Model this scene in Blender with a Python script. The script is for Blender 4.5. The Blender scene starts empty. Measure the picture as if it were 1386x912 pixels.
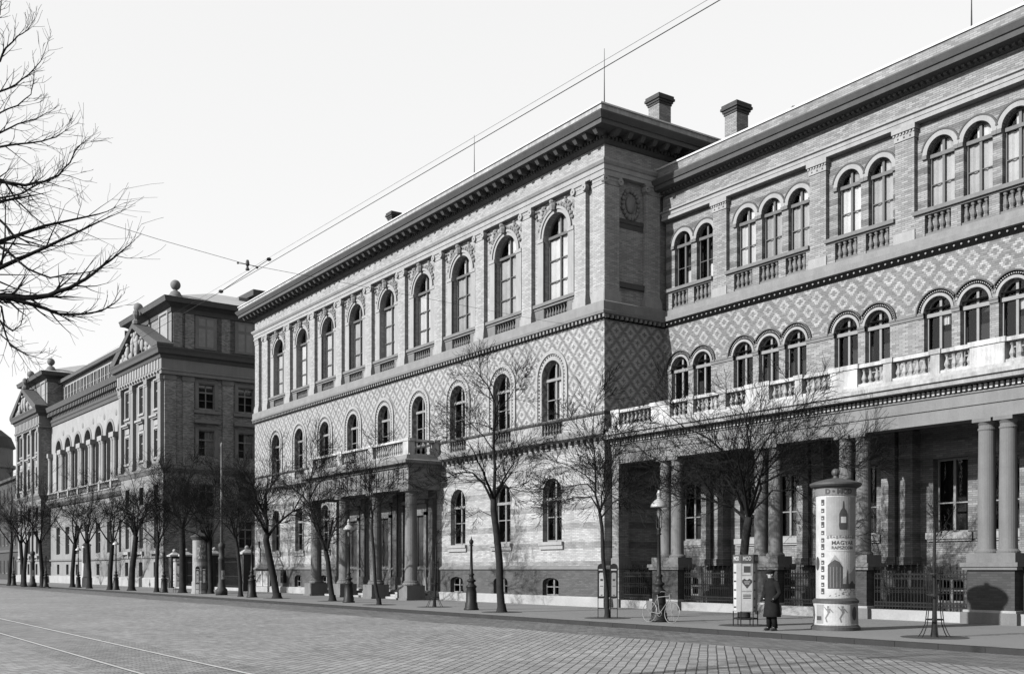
import bpy, bmesh, math, random
from mathutils import Vector, Matrix, noise
from mathutils.geometry import tessellate_polygon
R = math.radians
PI = math.pi
S = bpy.context.scene
C = S.collection

# ------------------------------------------------------------------ camera, sky, sun
V1, V2, PX, HY, EYE = -303.0, 2800.0, 693.0, 770.0, 1.78
F = math.sqrt((PX - V1) * (V2 - PX))
_n = math.hypot(PX - V1, F)
fx, fy = -F / _n, (PX - V1) / _n
rx, ry = (PX - V1) / _n, F / _n
cd = bpy.data.cameras.new('camera')
cam = bpy.data.objects.new('camera', cd); C.objects.link(cam)
cam.location = (0, 0, EYE); cam.rotation_euler = (R(90), 0, math.atan2(-fx, fy))
cd.sensor_width = 36; cd.lens = 36 * F / 1386; cd.shift_y = (HY - 456) / 1386
cd.clip_start = 0.1; cd.clip_end = 4000
S.camera = cam
SUN_EL, SUN_AZ = R(27), math.atan2(-0.105, -1.0)
w = bpy.data.worlds.new('World'); S.world = w; w.use_nodes = True
nt = w.node_tree; nt.nodes.clear()
sky = nt.nodes.new('ShaderNodeTexSky'); sky.sky_type = 'NISHITA'; sky.sun_disc = False
sky.sun_elevation = SUN_EL; sky.sun_rotation = SUN_AZ % (2 * PI); sky.dust_density = 2.5; sky.air_density = 1.0
bw = nt.nodes.new('ShaderNodeRGBToBW'); bg = nt.nodes.new('ShaderNodeBackground'); wo = nt.nodes.new('ShaderNodeOutputWorld')
bg.inputs[1].default_value = 0.15
hz = nt.nodes.new('ShaderNodeMath'); hz.operation = 'MULTIPLY_ADD'; hz.inputs[1].default_value = 0.20; hz.inputs[2].default_value = 2.15   # thin bright overcast veil
nt.links.new(sky.outputs[0], bw.inputs[0]); nt.links.new(bw.outputs[0], hz.inputs[0]); nt.links.new(hz.outputs[0], bg.inputs[0]); nt.links.new(bg.outputs[0], wo.inputs[0])
sl = bpy.data.lights.new('sun', 'SUN'); sl.energy = 5.0; sl.angle = R(0.8); sl.color = (1, 1, 1)
so = bpy.data.objects.new('sun', sl); C.objects.link(so)
sd = Vector((math.sin(SUN_AZ) * math.cos(SUN_EL), math.cos(SUN_AZ) * math.cos(SUN_EL), math.sin(SUN_EL)))
so.rotation_euler = sd.to_track_quat('Z', 'Y').to_euler(); so.location = (0, -20, 40)
vs = S.view_settings; vs.view_transform = 'Standard'; vs.look = 'None'; vs.exposure = 1.28; vs.gamma = 1

# ------------------------------------------------------------------ measuring helpers (photo pixel -> place in the street)
def ray(x):
    a = (x - PX) / F
    return fx + rx * a, fy + ry * a
def gnd(x, y, z=0.0):
    d = F * (EYE - z) / (y - HY); r = ray(x)
    return Vector((r[0] * d, r[1] * d, z))
def at(x, y, Y):
    r = ray(x); d = Y / r[1]
    return Vector((r[0] * d, Y, EYE + (HY - y) * d / F))
def atd(x, y, d):
    r = ray(x)
    return Vector((r[0] * d, r[1] * d, EYE + (HY - y) * d / F))

# ------------------------------------------------------------------ materials (the place is seen in black and white)
MATS = {}
ALB = 0.60        # blue-sensitive plate: yellow brick and stone record dark
def nn(m): 
    t = m.node_tree
    return t, t.nodes, t.links
def newmat(name):
    m = bpy.data.materials.new(name); m.use_nodes = True
    MATS[name] = m
    return m
def val(t, v):
    n = t.nodes.new('ShaderNodeValue'); n.outputs[0].default_value = v
    return n.outputs[0]
def M2(t, op, a, b=None, c=None, clamp=False):
    n = t.nodes.new('ShaderNodeMath'); n.operation = op; n.use_clamp = clamp
    for i, q in enumerate((a, b, c)):
        if q is None: continue
        if isinstance(q, (int, float)): n.inputs[i].default_value = q
        else: t.links.new(q, n.inputs[i])
    return n.outputs[0]
def ntex(t, vec, scale, detail=4, rough=0.6):
    n = t.nodes.new('ShaderNodeTexNoise'); n.inputs['Scale'].default_value = scale
    n.inputs['Detail'].default_value = detail; n.inputs['Roughness'].default_value = rough
    if vec is not None: t.links.new(vec, n.inputs['Vector'])
    return n.outputs['Fac']
def objco(t):
    return t.nodes.new('ShaderNodeTexCoord').outputs['Object']
def finish(t, colour, rough=0.85, bump=None, bstr=0.3, bdist=0.02, spec=0.3):
    b = t.nodes['Principled BSDF']
    if isinstance(colour, float): b.inputs['Base Color'].default_value = (colour,) * 3 + (1,)
    else:
        cc = t.nodes.new('ShaderNodeCombineColor')
        for i in range(3): t.links.new(colour, cc.inputs[i])
        t.links.new(cc.outputs[0], b.inputs['Base Color'])
    b.inputs['Roughness'].default_value = rough
    b.inputs['Specular IOR Level'].default_value = spec
    if bump is not None:
        bn = t.nodes.new('ShaderNodeBump'); bn.inputs['Strength'].default_value = bstr; bn.inputs['Distance'].default_value = bdist
        t.links.new(bump, bn.inputs['Height']); t.links.new(bn.outputs[0], b.inputs['Normal'])
KEEP = ('poster_white', 'sidewalk', 'curtain_cloth', 'skin')
def stone(name, v, amt=0.35, scale=1.5, rough=0.85, bstr=0.25, streak=0.0, spec=0.3, fine=18, vary=0.0):
    """mottled plain surface: stone, plaster, painted or rusted iron, bark"""
    v = v * ALB if v > .03 and name not in KEEP else v
    m = newmat(name); t, N, L = nn(m); co = objco(t)
    a = ntex(t, co, scale); b = ntex(t, co, fine, 3)
    f = M2(t, 'ADD', M2(t, 'MULTIPLY', M2(t, 'SUBTRACT', a, 0.5), amt * 2), M2(t, 'MULTIPLY', M2(t, 'SUBTRACT', b, 0.5), amt))
    if streak:
        mp = t.nodes.new('ShaderNodeMapping'); mp.inputs['Scale'].default_value = (3.0, 3.0, 0.25); L.new(co, mp.inputs[0])
        s = ntex(t, mp.outputs[0], 1.6, 5, 0.7)
        f = M2(t, 'ADD', f, M2(t, 'MULTIPLY', M2(t, 'SUBTRACT', s, 0.5), streak * 2))
    if vary:
        oi_ = N.new('ShaderNodeObjectInfo'); f = M2(t, 'ADD', f, M2(t, 'MULTIPLY', M2(t, 'SUBTRACT', oi_.outputs['Random'], 0.5), vary * 2))
    c = M2(t, 'MULTIPLY', v, M2(t, 'ADD', f, 1.0))
    c = M2(t, 'MAXIMUM', c, v * 0.15)
    finish(t, c, rough, b, bstr, 0.02, spec)
    return m
def brick(name, v, mode='plain', var=0.22, mortar=0.55, bw=0.2934, bh=0.0775, stain=0.25, band=None, diaper=0.3, ringw=0.085, darkw=0.45, soot=0.22):
    v = v * ALB
    m = newmat(name); t, N, L = nn(m); co = objco(t)
    sp = N.new('ShaderNodeSeparateXYZ'); L.new(co, sp.inputs[0])
    u = M2(t, 'ADD', sp.outputs[0], sp.outputs[1]); z = sp.outputs[2]
    cb = N.new('ShaderNodeCombineXYZ'); L.new(u, cb.inputs[0]); L.new(z, cb.inputs[1])
    bt = N.new('ShaderNodeTexBrick'); L.new(cb.outputs[0], bt.inputs['Vector'])
    bt.inputs['Scale'].default_value = 1.0; bt.inputs['Brick Width'].default_value = bw; bt.inputs['Row Height'].default_value = bh
    bt.inputs['Mortar Size'].default_value = 0.009; bt.inputs['Mortar Smooth'].default_value = 0.3
    lo, hi = 1 - var, 1 + var * .8
    bt.inputs['Color1'].default_value = (lo, lo, lo, 1); bt.inputs['Color2'].default_value = (hi, hi, hi, 1)
    bt.inputs['Mortar'].default_value = (mortar,) * 3 + (1,)
    b2 = N.new('ShaderNodeRGBToBW'); L.new(bt.outputs['Color'], b2.inputs[0])
    f = b2.outputs[0]
    n1 = ntex(t, co, 0.45, 6, 0.65)
    f = M2(t, 'MULTIPLY', f, M2(t, 'ADD', 1.0, M2(t, 'MULTIPLY', M2(t, 'SUBTRACT', n1, 0.5), stain * 2)))
    ms = N.new('ShaderNodeMapping'); ms.inputs['Scale'].default_value = (1.6, 1.6, 0.14); L.new(co, ms.inputs[0])
    st = ntex(t, ms.outputs[0], 1.0, 6, 0.7)
    f = M2(t, 'MULTIPLY', f, M2(t, 'ADD', 1.0, M2(t, 'MULTIPLY', M2(t, 'SUBTRACT', st, 0.5), soot * 2)))
    if mode == 'diaper':
        row = M2(t, 'FLOOR', M2(t, 'DIVIDE', z, bh))
        sh = M2(t, 'MULTIPLY', M2(t, 'MODULO', M2(t, 'ABSOLUTE', row), 2.0), 0.07335)
        hx = 0.1467
        xc = M2(t, 'MULTIPLY', M2(t, 'ADD', M2(t, 'FLOOR', M2(t, 'DIVIDE', M2(t, 'ADD', u, sh), hx)), 0.5), hx)
        xc = M2(t, 'SUBTRACT', xc, sh) if ringw < .07 else u
        ax = M2(t, 'ABSOLUTE', M2(t, 'SUBTRACT', M2(t, 'FRACT', M2(t, 'ADD', M2(t, 'DIVIDE', xc, 0.8802), 100.0)), 0.5))
        az = M2(t, 'ABSOLUTE', M2(t, 'SUBTRACT', M2(t, 'FRACT', M2(t, 'DIVIDE', M2(t, 'ADD', row, 0.001), 12.0)), 0.5))
        md = M2(t, 'ADD', ax, az); md = M2(t, 'MINIMUM', md, M2(t, 'SUBTRACT', 1.0, md))
        ring = M2(t, 'LESS_THAN', M2(t, 'ABSOLUTE', M2(t, 'SUBTRACT', md, 0.25)), ringw if ringw < .07 else 0.10)
        dark = M2(t, 'MAXIMUM', M2(t, 'GREATER_THAN', md, 0.38 if ringw < .07 else 0.43), M2(t, 'LESS_THAN', md, 0.12))
        d = M2(t, 'ADD', 1.0 - diaper * 0.25, M2(t, 'SUBTRACT', M2(t, 'MULTIPLY', ring, diaper), M2(t, 'MULTIPLY', dark, diaper * darkw)))
        f = M2(t, 'MULTIPLY', f, d)
    if band:
        per, frac, drop = band
        q = M2(t, 'FRACT', M2(t, 'DIVIDE', z, per))
        bn_ = M2(t, 'LESS_THAN', q, frac)
        n3 = ntex(t, co, 1.1, 3)
        f = M2(t, 'MULTIPLY', f, M2(t, 'SUBTRACT', 1.0, M2(t, 'MULTIPLY', bn_, M2(t, 'MULTIPLY', n3, drop * 2))))
    c = M2(t, 'MULTIPLY', f, v)
    inv = M2(t, 'SUBTRACT', 1.0, bt.outputs['Fac'])
    finish(t, c, 0.8, inv, 0.35, 0.01, 0.3)
    return m
stone('trim', 0.125, 0.25, 1.2, streak=0.25)
stone('trim_light', 0.24, 0.25, 1.2, streak=0.3)
stone('terracotta', 0.062, 0.3, 2.0, streak=0.2)
stone('terracotta_light', 0.165, 0.3, 2.0, streak=0.2)
stone('weathered_white', 0.34, 0.5, 1.6, streak=0.85)
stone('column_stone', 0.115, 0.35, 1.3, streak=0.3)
stone('entablature_stone', 0.145, 0.35, 0.9, streak=0.25)
stone('weathered_grey', 0.26, 0.5, 2.0, streak=0.7)
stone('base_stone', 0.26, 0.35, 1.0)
stone('plaster', 0.17, 0.25, 0.6, streak=0.25)
stone('plaster_dark', 0.15, 0.4, 0.6, streak=0.25)
stone('zinc', 0.48, 0.1, 0.8, rough=0.5)
stone('roof_sheet', 0.35, 0.2, 0.8)
stone('slate', 0.05, 0.3, 1.0)
stone('iron', 0.009, 0.5, 3.0, rough=0.5, spec=0.12)
stone('iron_worn', 0.022, 0.5, 5.0, rough=0.6, spec=0.12)
stone('bark', 0.015, 0.6, 4.0, rough=0.95, bstr=0.8, spec=0.03)
stone('twig_bark', 0.010, 0.3, 4.0, rough=0.95, spec=0.03)
stone('frame_paint', 0.18, 0.25, 3.0, rough=0.6)
stone('frame_dark', 0.08, 0.3, 3.0, rough=0.6)
stone('door_wood', 0.02, 0.4, 2.0, rough=0.5)
stone('inside_dark', 0.012, 0.1, 1.0)  # near-black colour stands in for the shade of rooms and recesses
stone('curtain_cloth', 0.29, 0.3, 1.2, rough=0.9, vary=0.35)
stone('shade_enamel', 0.3, 0.25, 3.0, rough=0.35, spec=0.6)
stone('soil', 0.035, 0.4, 3.0, fine=40, bstr=0.8)
stone('poster_white', 0.20, 0.35, 2.5, rough=0.7)
stone('poster_grey', 0.2, 0.3, 2.5, rough=0.7)
stone('poster_mid', 0.12, 0.3, 2.5, rough=0.7)
stone('shade_and_ring_black', 0.004, 0.2, 3.0, spec=0.0)  # painted shade behind dentils, beads and balusters; also the black arch rings
stone('ink', 0.02, 0.3, 6.0, rough=0.7)
stone('stand_paint', 0.028, 0.35, 3.0, rough=0.6)
stone('coat_cloth', 0.008, 0.4, 6.0, rough=0.95, spec=0.03)
stone('skin', 0.22, 0.1, 8.0, rough=0.6)
stone('pale_metal', 0.17, 0.2, 8.0, rough=0.4)
stone('sidewalk', 0.095, 0.12, 0.5, fine=60, bstr=0.15)
stone('kerb_stone', 0.018, 0.35, 1.5, spec=0.1)
stone('asphalt_strip', 0.085, 0.25, 0.8, fine=30, bstr=0.4)
stone('earth', 0.15, 0.3, 0.2)
stone('rail_steel', 0.34, 0.2, 4.0, rough=0.35, spec=0.7)
brick('brick_main', 0.265, 'plain', 0.26, 0.55, stain=0.2, soot=0.32)
brick('brick_main_band', 0.295, 'plain', 0.24, 0.55, stain=0.2, soot=0.3, band=(0.93, 0.34, 0.36))
brick('brick_diaper', 0.215, 'diaper', 0.22, 0.6, stain=0.2, soot=0.3, diaper=0.5)
brick('brick_wing', 0.20, 'plain', 0.34, 0.4, stain=0.15)
brick('brick_wing_band', 0.20, 'plain', 0.28, 0.45, stain=0.12, band=(0.62, 0.42, 0.42))
brick('brick_porch', 0.175, 'plain', 0.3, 0.45, stain=0.2, band=(0.93, 0.4, 0.3))  # darker than the wing brick, to put the porch shade into the colour
brick('brick_diaper_wing', 0.185, 'diaper', 0.24, 0.55, stain=0.12, diaper=0.55, ringw=0.055, darkw=0.2)
brick('brick_plinth', 0.062, 'plain', 0.25, 0.7, stain=0.3)
brick('brick_dark', 0.034, 'plain', 0.3, 0.75, stain=0.35)
brick('brick_palace', 0.20, 'plain', 0.5, 0.6, stain=0.5)
brick('brick_parapet', 0.20, 'plain', 0.3, 0.6, stain=0.4)
def glass_mat(name, refl):
    m = newmat(name); t, N, L = nn(m); N.clear()
    o = N.new('ShaderNodeOutputMaterial'); mx = N.new('ShaderNodeMixShader'); tr = N.new('ShaderNodeBsdfTransparent'); g = N.new('ShaderNodeBsdfGlossy')
    tr.inputs[0].default_value = (0.8, 0.8, 0.8, 1); g.inputs['Roughness'].default_value = 0.04; g.inputs[0].default_value = (0.9, 0.9, 0.9, 1)
    fr = N.new('ShaderNodeFresnel'); fr.inputs[0].default_value = refl
    L.new(fr.outputs[0], mx.inputs[0]); L.new(tr.outputs[0], mx.inputs[1]); L.new(g.outputs[0], mx.inputs[2]); L.new(mx.outputs[0], o.inputs[0])
    return m
glass_mat('window_glass', 1.45)
def sett_mat(name, v, rot, bwid, bhei, joint, dx=0.0):
    m = newmat(name); t, N, L = nn(m); co = objco(t)
    wob = N.new('ShaderNodeTexNoise'); wob.inputs['Scale'].default_value = 0.9; wob.inputs['Detail'].default_value = 2; L.new(co, wob.inputs['Vector'])
    ws = N.new('ShaderNodeVectorMath'); ws.operation = 'SCALE'; ws.inputs['Scale'].default_value = 0.07; L.new(wob.outputs['Color'], ws.inputs[0])
    ad = N.new('ShaderNodeVectorMath'); ad.operation = 'ADD'; L.new(co, ad.inputs[0]); L.new(ws.outputs[0], ad.inputs[1])
    mp = N.new('ShaderNodeMapping'); mp.inputs['Rotation'].default_value = (0, 0, rot); L.new(ad.outputs[0], mp.inputs[0])
    bt = N.new('ShaderNodeTexBrick'); L.new(mp.outputs[0], bt.inputs['Vector'])
    bt.inputs['Scale'].default_value = 1.0; bt.inputs['Brick Width'].default_value = bwid; bt.inputs['Row Height'].default_value = bhei
    bt.inputs['Mortar Size'].default_value = joint; bt.inputs['Mortar Smooth'].default_value = 0.6
    bt.inputs['Color1'].default_value = (.66,) * 3 + (1,); bt.inputs['Color2'].default_value = (1.28,) * 3 + (1,); bt.inputs['Mortar'].default_value = (.16,) * 3 + (1,)
    b2 = N.new('ShaderNodeRGBToBW'); L.new(bt.outputs['Color'], b2.inputs[0])
    n1 = ntex(t, co, 0.22, 8, 0.7); n2 = ntex(t, co, 9.0, 4, 0.7)
    f = M2(t, 'MULTIPLY', b2.outputs[0], M2(t, 'ADD', 0.45, M2(t, 'MULTIPLY', n1, 1.1)))
    f = M2(t, 'MULTIPLY', f, M2(t, 'ADD', 0.75, M2(t, 'MULTIPLY', n2, 0.5)))
    c = M2(t, 'MULTIPLY', f, v)
    h = M2(t, 'ADD', M2(t, 'SUBTRACT', 1.0, bt.outputs['Fac']), M2(t, 'MULTIPLY', n2, 0.35))
    finish(t, c, 0.65, h, 0.7, 0.03, 0.35)
    return m
sett_mat('setts', 0.15, R(45), 0.15, 0.20, 0.018)
sett_mat('setts_strip', 0.07, R(0), 0.4, 0.16, 0.012)
sett_mat('setts_track', 0.115, R(90), 0.24, 0.15, 0.014)

# ------------------------------------------------------------------ mesh helper
class MB:
    def __init__(s): s.v = []; s.f = []; s.m = []; s.mi = 0
    def add(s, vs, fs):
        o = len(s.v); s.v += [tuple(q) for q in vs]
        for f in fs: s.f.append([o + i for i in f]); s.m.append(s.mi)
    def box(s, x0, x1, y0, y1, z0, z1):
        s.add([(x0, y0, z0), (x1, y0, z0), (x1, y1, z0), (x0, y1, z0), (x0, y0, z1), (x1, y0, z1), (x1, y1, z1), (x0, y1, z1)],
              [(0, 3, 2, 1), (4, 5, 6, 7), (0, 1, 5, 4), (1, 2, 6, 5), (2, 3, 7, 6), (3, 0, 4, 7)])
    def cbox(s, x, y, z0, z1, wx, wy): s.box(x - wx / 2, x + wx / 2, y - wy / 2, y + wy / 2, z0, z1)
    def taper(s, x, y, z0, z1, a0, b0, a1, b1):
        s.add([(x - a0, y - b0, z0), (x + a0, y - b0, z0), (x + a0, y + b0, z0), (x - a0, y + b0, z0), (x - a1, y - b1, z1), (x + a1, y - b1, z1), (x + a1, y + b1, z1), (x - a1, y + b1, z1)],
              [(0, 3, 2, 1), (4, 5, 6, 7), (0, 1, 5, 4), (1, 2, 6, 5), (2, 3, 7, 6), (3, 0, 4, 7)])
    def lathe(s, x, y, prof, n=12, a0=0.0, caps=True):
        vs = []; fs = []
        for r, z in prof:
            for k in range(n):
                a = a0 + 2 * PI * k / n; vs.append((x + r * math.cos(a), y + r * math.sin(a), z))
        for i in range(len(prof) - 1):
            for k in range(n):
                k2 = (k + 1) % n; fs.append((i * n + k, i * n + k2, (i + 1) * n + k2, (i + 1) * n + k))
        if caps:
            fs.append(tuple(range(n))[::-1]); fs.append(tuple((len(prof) - 1) * n + k for k in range(n)))
        s.add(vs, fs)
    def tube(s, pts, rad, n=5, cap=True):
        pts = [Vector(p) for p in pts]
        if not isinstance(rad, (list, tuple)): rad = [rad] * len(pts)
        vs = []; fs = []; up = None
        for i, p in enumerate(pts):
            d = (pts[min(i + 1, len(pts) - 1)] - pts[max(i - 1, 0)])
            if d.length < 1e-9: d = Vector((0, 0, 1))
            d.normalize()
            if up is None: up = d.orthogonal().normalized()
            up = (up - d * up.dot(d))
            if up.length < 1e-6: up = d.orthogonal()
            up.normalize(); q = d.cross(up)
            for k in range(n):
                a = 2 * PI * k / n; o = (up * math.cos(a) + q * math.sin(a)) * rad[i]
                vs.append(p + o)
        for i in range(len(pts) - 1):
            for k in range(n):
                k2 = (k + 1) % n; fs.append((i * n + k, i * n + k2, (i + 1) * n + k2, (i + 1) * n + k))
        if cap: fs.append(tuple(range(n))[::-1]); fs.append(tuple((len(pts) - 1) * n + k for k in range(n)))
        s.add(vs, fs)
    def sweep(s, path, prof, closed=False):
        """profile (out, z) swept along path of (x, y); out is to the right of travel"""
        n = len(path); P = [Vector((p[0], p[1])) for p in path]; rings = []
        for i in range(n):
            a = (P[i] - P[i - 1]).normalized() if (i > 0 or closed) else None
            b = (P[(i + 1) % n] - P[i]).normalized() if (i < n - 1 or closed) else None
            na = Vector((a.y, -a.x)) if a else None; nb = Vector((b.y, -b.x)) if b else None
            if na and nb:
                mdir = (na + nb).normalized(); mdir = mdir / max(0.2, mdir.dot(na))
            else: mdir = na or nb
            rings.append([(P[i].x + mdir.x * o, P[i].y + mdir.y * o, z) for o, z in prof])
        m = len(prof); vs = [q for r_ in rings for q in r_]; fs = []
        for i in range(n if closed else n - 1):
            j = (i + 1) % n
            for k in range(m):
                k2 = (k + 1) % m; fs.append((i * m + k, j * m + k, j * m + k2, i * m + k2))
        if not closed: fs.append(tuple(range(m))); fs.append(tuple((n - 1) * m + k for k in range(m))[::-1])
        s.add(vs, fs)
    def poly(s, pts, y):
        """flat xz polygon facing -y"""
        tris = tessellate_polygon([[Vector((x, z, 0)) for x, z in pts]])
        s.add([(x, y, z) for x, z in pts], [tuple(t_) for t_ in tris])
    def panel(s, xa, xb, za, zb, y, holes=(), depth=0.35):
        """wall sheet facing -y with openings and their reveals"""
        outer = [(xa, za), (xb, za), (xb, zb), (xa, zb)]
        loops = [outer] + [list(h)[::-1] for h in holes]
        allp = [p for l in loops for p in l]
        tris = tessellate_polygon([[Vector((x, z, 0)) for x, z in l] for l in loops])
        fs = []
        for a, b, c in tris:
            pa, pb, pc = allp[a], allp[b], allp[c]
            cr = (pb[0] - pa[0]) * (pc[1] - pa[1]) - (pb[1] - pa[1]) * (pc[0] - pa[0])
            if abs(cr) < 1e-9: continue
            fs.append((a, b, c) if cr > 0 else (a, c, b))
        s.add([(x, y, z) for x, z in allp], fs)
        for h in holes:
            n = len(h); s.add([(x, y, z) for x, z in h] + [(x, y + depth, z) for x, z in h], [(i, (i + 1) % n, n + (i + 1) % n, n + i) for i in range(n)])
    def prism(s, pts, y0, y1):
        """xz outline (counter-clockwise seen from -y) given thickness"""
        tris = tessellate_polygon([[Vector((x, z, 0)) for x, z in pts]])
        n = len(pts)
        s.add([(x, y0, z) for x, z in pts] + [(x, y1, z) for x, z in pts],
              [tuple(t_) for t_ in tris] + [tuple(n + q for q in t_)[::-1] for t_ in tris] + [(i, n + i, n + (i + 1) % n, (i + 1) % n) for i in range(n)])
    def ring(s, cx, zi, r0, r1, y0, y1, n=20, a0=0.0, a1=PI, legs=None):
        pts = [(a0 + (a1 - a0) * i / n) for i in range(n + 1)]
        pr = [((cx + math.cos(a) * r0, zi + math.sin(a) * r0), (cx + math.cos(a) * r1, zi + math.sin(a) * r1)) for a in pts]
        if legs is not None:
            pr = [((cx + r0, legs), (cx + r1, legs))] + pr + [((cx - r0, legs), (cx - r1, legs))]
        vs = []; fs = []
        for (a, b) in pr: vs += [(a[0], y0, a[1]), (b[0], y0, b[1]), (b[0], y1, b[1]), (a[0], y1, a[1])]
        for i in range(len(pr) - 1):
            o = i * 4; q = o + 4
            fs += [(o, o + 1, q + 1, q), (o + 1, o + 2, q + 2, q + 1), (o + 3, o, q, q + 3)]
        fs += [(0, 3, 2, 1), (len(vs) - 4, len(vs) - 3, len(vs) - 2, len(vs) - 1)]
        s.add(vs, fs)
    def blob(s, c, r, sz=(1, 1, 1), n=6, m=4):
        vs = []; fs = []
        for j in range(1, m):
            ph = PI * j / m
            for k in range(n):
                a = 2 * PI * k / n
                vs.append((c[0] + r * sz[0] * math.sin(ph) * math.cos(a), c[1] + r * sz[1] * math.sin(ph) * math.sin(a), c[2] + r * sz[2] * math.cos(ph)))
        t = len(vs); vs += [(c[0], c[1], c[2] + r * sz[2]), (c[0], c[1], c[2] - r * sz[2])]
        for j in range(m - 2):
            for k in range(n):
                k2 = (k + 1) % n; fs.append((j * n + k, (j + 1) * n + k, (j + 1) * n + k2, j * n + k2))
        for k in range(n):
            k2 = (k + 1) % n; fs.append((t, k, k2)); fs.append((t + 1, (m - 2) * n + k2, (m - 2) * n + k))
        s.add(vs, fs)
    def mesh(s, name, mats, smooth=False):
        me = bpy.data.meshes.new(name); me.from_pydata(s.v, [], s.f)
        for m in (mats if isinstance(mats, (list, tuple)) else [mats]): me.materials.append(MATS[m])
        if max(s.m or [0]) > 0: me.polygons.foreach_set('material_index', s.m)
        if smooth: me.polygons.foreach_set('use_smooth', [True] * len(me.polygons))
        me.update(); return me
    def obj(s, name, mats, parent=None, smooth=False, loc=(0, 0, 0), rz=0):
        return put(s.mesh(name, mats, smooth), name, parent, loc, rz)
def put(me, name, parent=None, loc=(0, 0, 0), rz=0, label=None):
    o = bpy.data.objects.new(name, me); C.objects.link(o); o.location = loc; o.rotation_euler = (0, 0, rz)
    if parent: o.parent = parent
    if label: o['label'] = label
    return o
def tag(o, label, cat, group=None):
    o['label'] = label; o['category'] = cat
    if group: o['group'] = group
    return o
def thing(name, label, cat, loc=(0, 0, 0), rz=0, group=None):
    o = bpy.data.objects.new(name, None); C.objects.link(o); o.location = loc; o.rotation_euler = (0, 0, rz); o.empty_display_size = 0.3
    return tag(o, label, cat, group)
def structure(o): o['kind'] = 'structure'; return o
def copy_tree(root, loc, rz, label):
    def cp(o, parent):
        c = o.copy(); C.objects.link(c); c.parent = parent
        for ch in o.children: cp(ch, c)
        return c
    kids = list(root.children)
    r = root.copy(); C.objects.link(r); r.location = loc; r.rotation_euler = (0, 0, rz); r['label'] = label
    for ch in kids: cp(ch, r)
    return r
def arch(cx, w_, z0, zi, n=16):
    r = w_ / 2
    return [(cx - r, z0), (cx + r, z0)] + [(cx + r * math.cos(PI * i / n), zi + r * math.sin(PI * i / n)) for i in range(n + 1)]
def rect(cx, w_, z0, z1): return [(cx - w_ / 2, z0), (cx + w_ / 2, z0), (cx + w_ / 2, z1), (cx - w_ / 2, z1)]
def segm(cx, w_, z0, zi, rise, n=8):
    return [(cx - w_ / 2, z0), (cx + w_ / 2, z0)] + [(cx + w_ / 2 * math.cos(PI * i / n), zi + rise * math.sin(PI * i / n)) for i in range(n + 1)]
def baluster(mb, x, y, z0, z1, r=0.075, n=8):
    h = z1 - z0
    mb.lathe(x, y, [(r * .9, z0), (r * .9, z0 + h * .08), (r * .5, z0 + h * .14), (r, z0 + h * .32), (r * .85, z0 + h * .44), (r * .4, z0 + h * .66), (r * .42, z0 + h * .8), (r * .8, z0 + h * .87), (r * .9, z1)], n, caps=False)
def win_meshes(tag_, outline, inner, w_, z0, ztop, transom=None, mull=True, bars=(), bar_w=0.045, fm='frame_paint', curtain=None, zi=None):
    """frame, pane and curtain meshes centred on x=0, frame front at y=0"""
    mb = MB(); n = len(outline)
    vs = [(x, 0, z) for x, z in outline] + [(x, 0, z) for x, z in inner] + [(x, 0.09, z) for x, z in inner]
    fs = [(i, (i + 1) % n, n + (i + 1) % n, n + i) for i in range(n)] + [(n + i, n + (i + 1) % n, 2 * n + (i + 1) % n, 2 * n + i) for i in range(n)]
    mb.add(vs, fs)
    if mull: mb.box(-0.05, 0.05, -0.025, 0.08, z0 + 0.03, ztop - 0.04)
    if transom: mb.box(-w_ / 2 + 0.01, w_ / 2 - 0.01, -0.06, 0.08, transom - 0.07, transom + 0.07)
    for b in bars: mb.box(-w_ / 2 + 0.05, w_ / 2 - 0.05, 0.0, 0.06, b - bar_w / 2, b + bar_w / 2)
    fr = mb.mesh('window', fm)
    pb = MB(); pb.poly(outline, 0.05); pane = pb.mesh('pane', 'window_glass')
    cu = []
    for (xa, xb, za, zb) in (curtain or ()):
        cm = MB(); k = 14
        vs = []; fs = []
        for i in range(k + 1):
            x = xa + (xb - xa) * i / k; y = 0.10 + 0.02 * math.sin(i * 2.3) + 0.015 * math.sin(i * 5.1 + xa)
            vs += [(x, y, za), (x, y, zb)]
        for i in range(k): fs.append((2 * i, 2 * i + 2, 2 * i + 3, 2 * i + 1))
        cm.add(vs, fs); cu.append(cm.mesh('curtain', 'curtain_cloth'))
    return fr, pane, cu
def add_window(parent, ms, x, y, rz=0, which=None):
    fr, pane, cu = ms
    o = put(fr, 'window', parent, (x, y, 0) if rz == 0 else (x, y, 0), rz)
    put(pane, 'pane', o)
    if which is None: which = range(len(cu))
    for i in which:
        if i < len(cu): put(cu[i], 'curtain', o)
    return o

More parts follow.
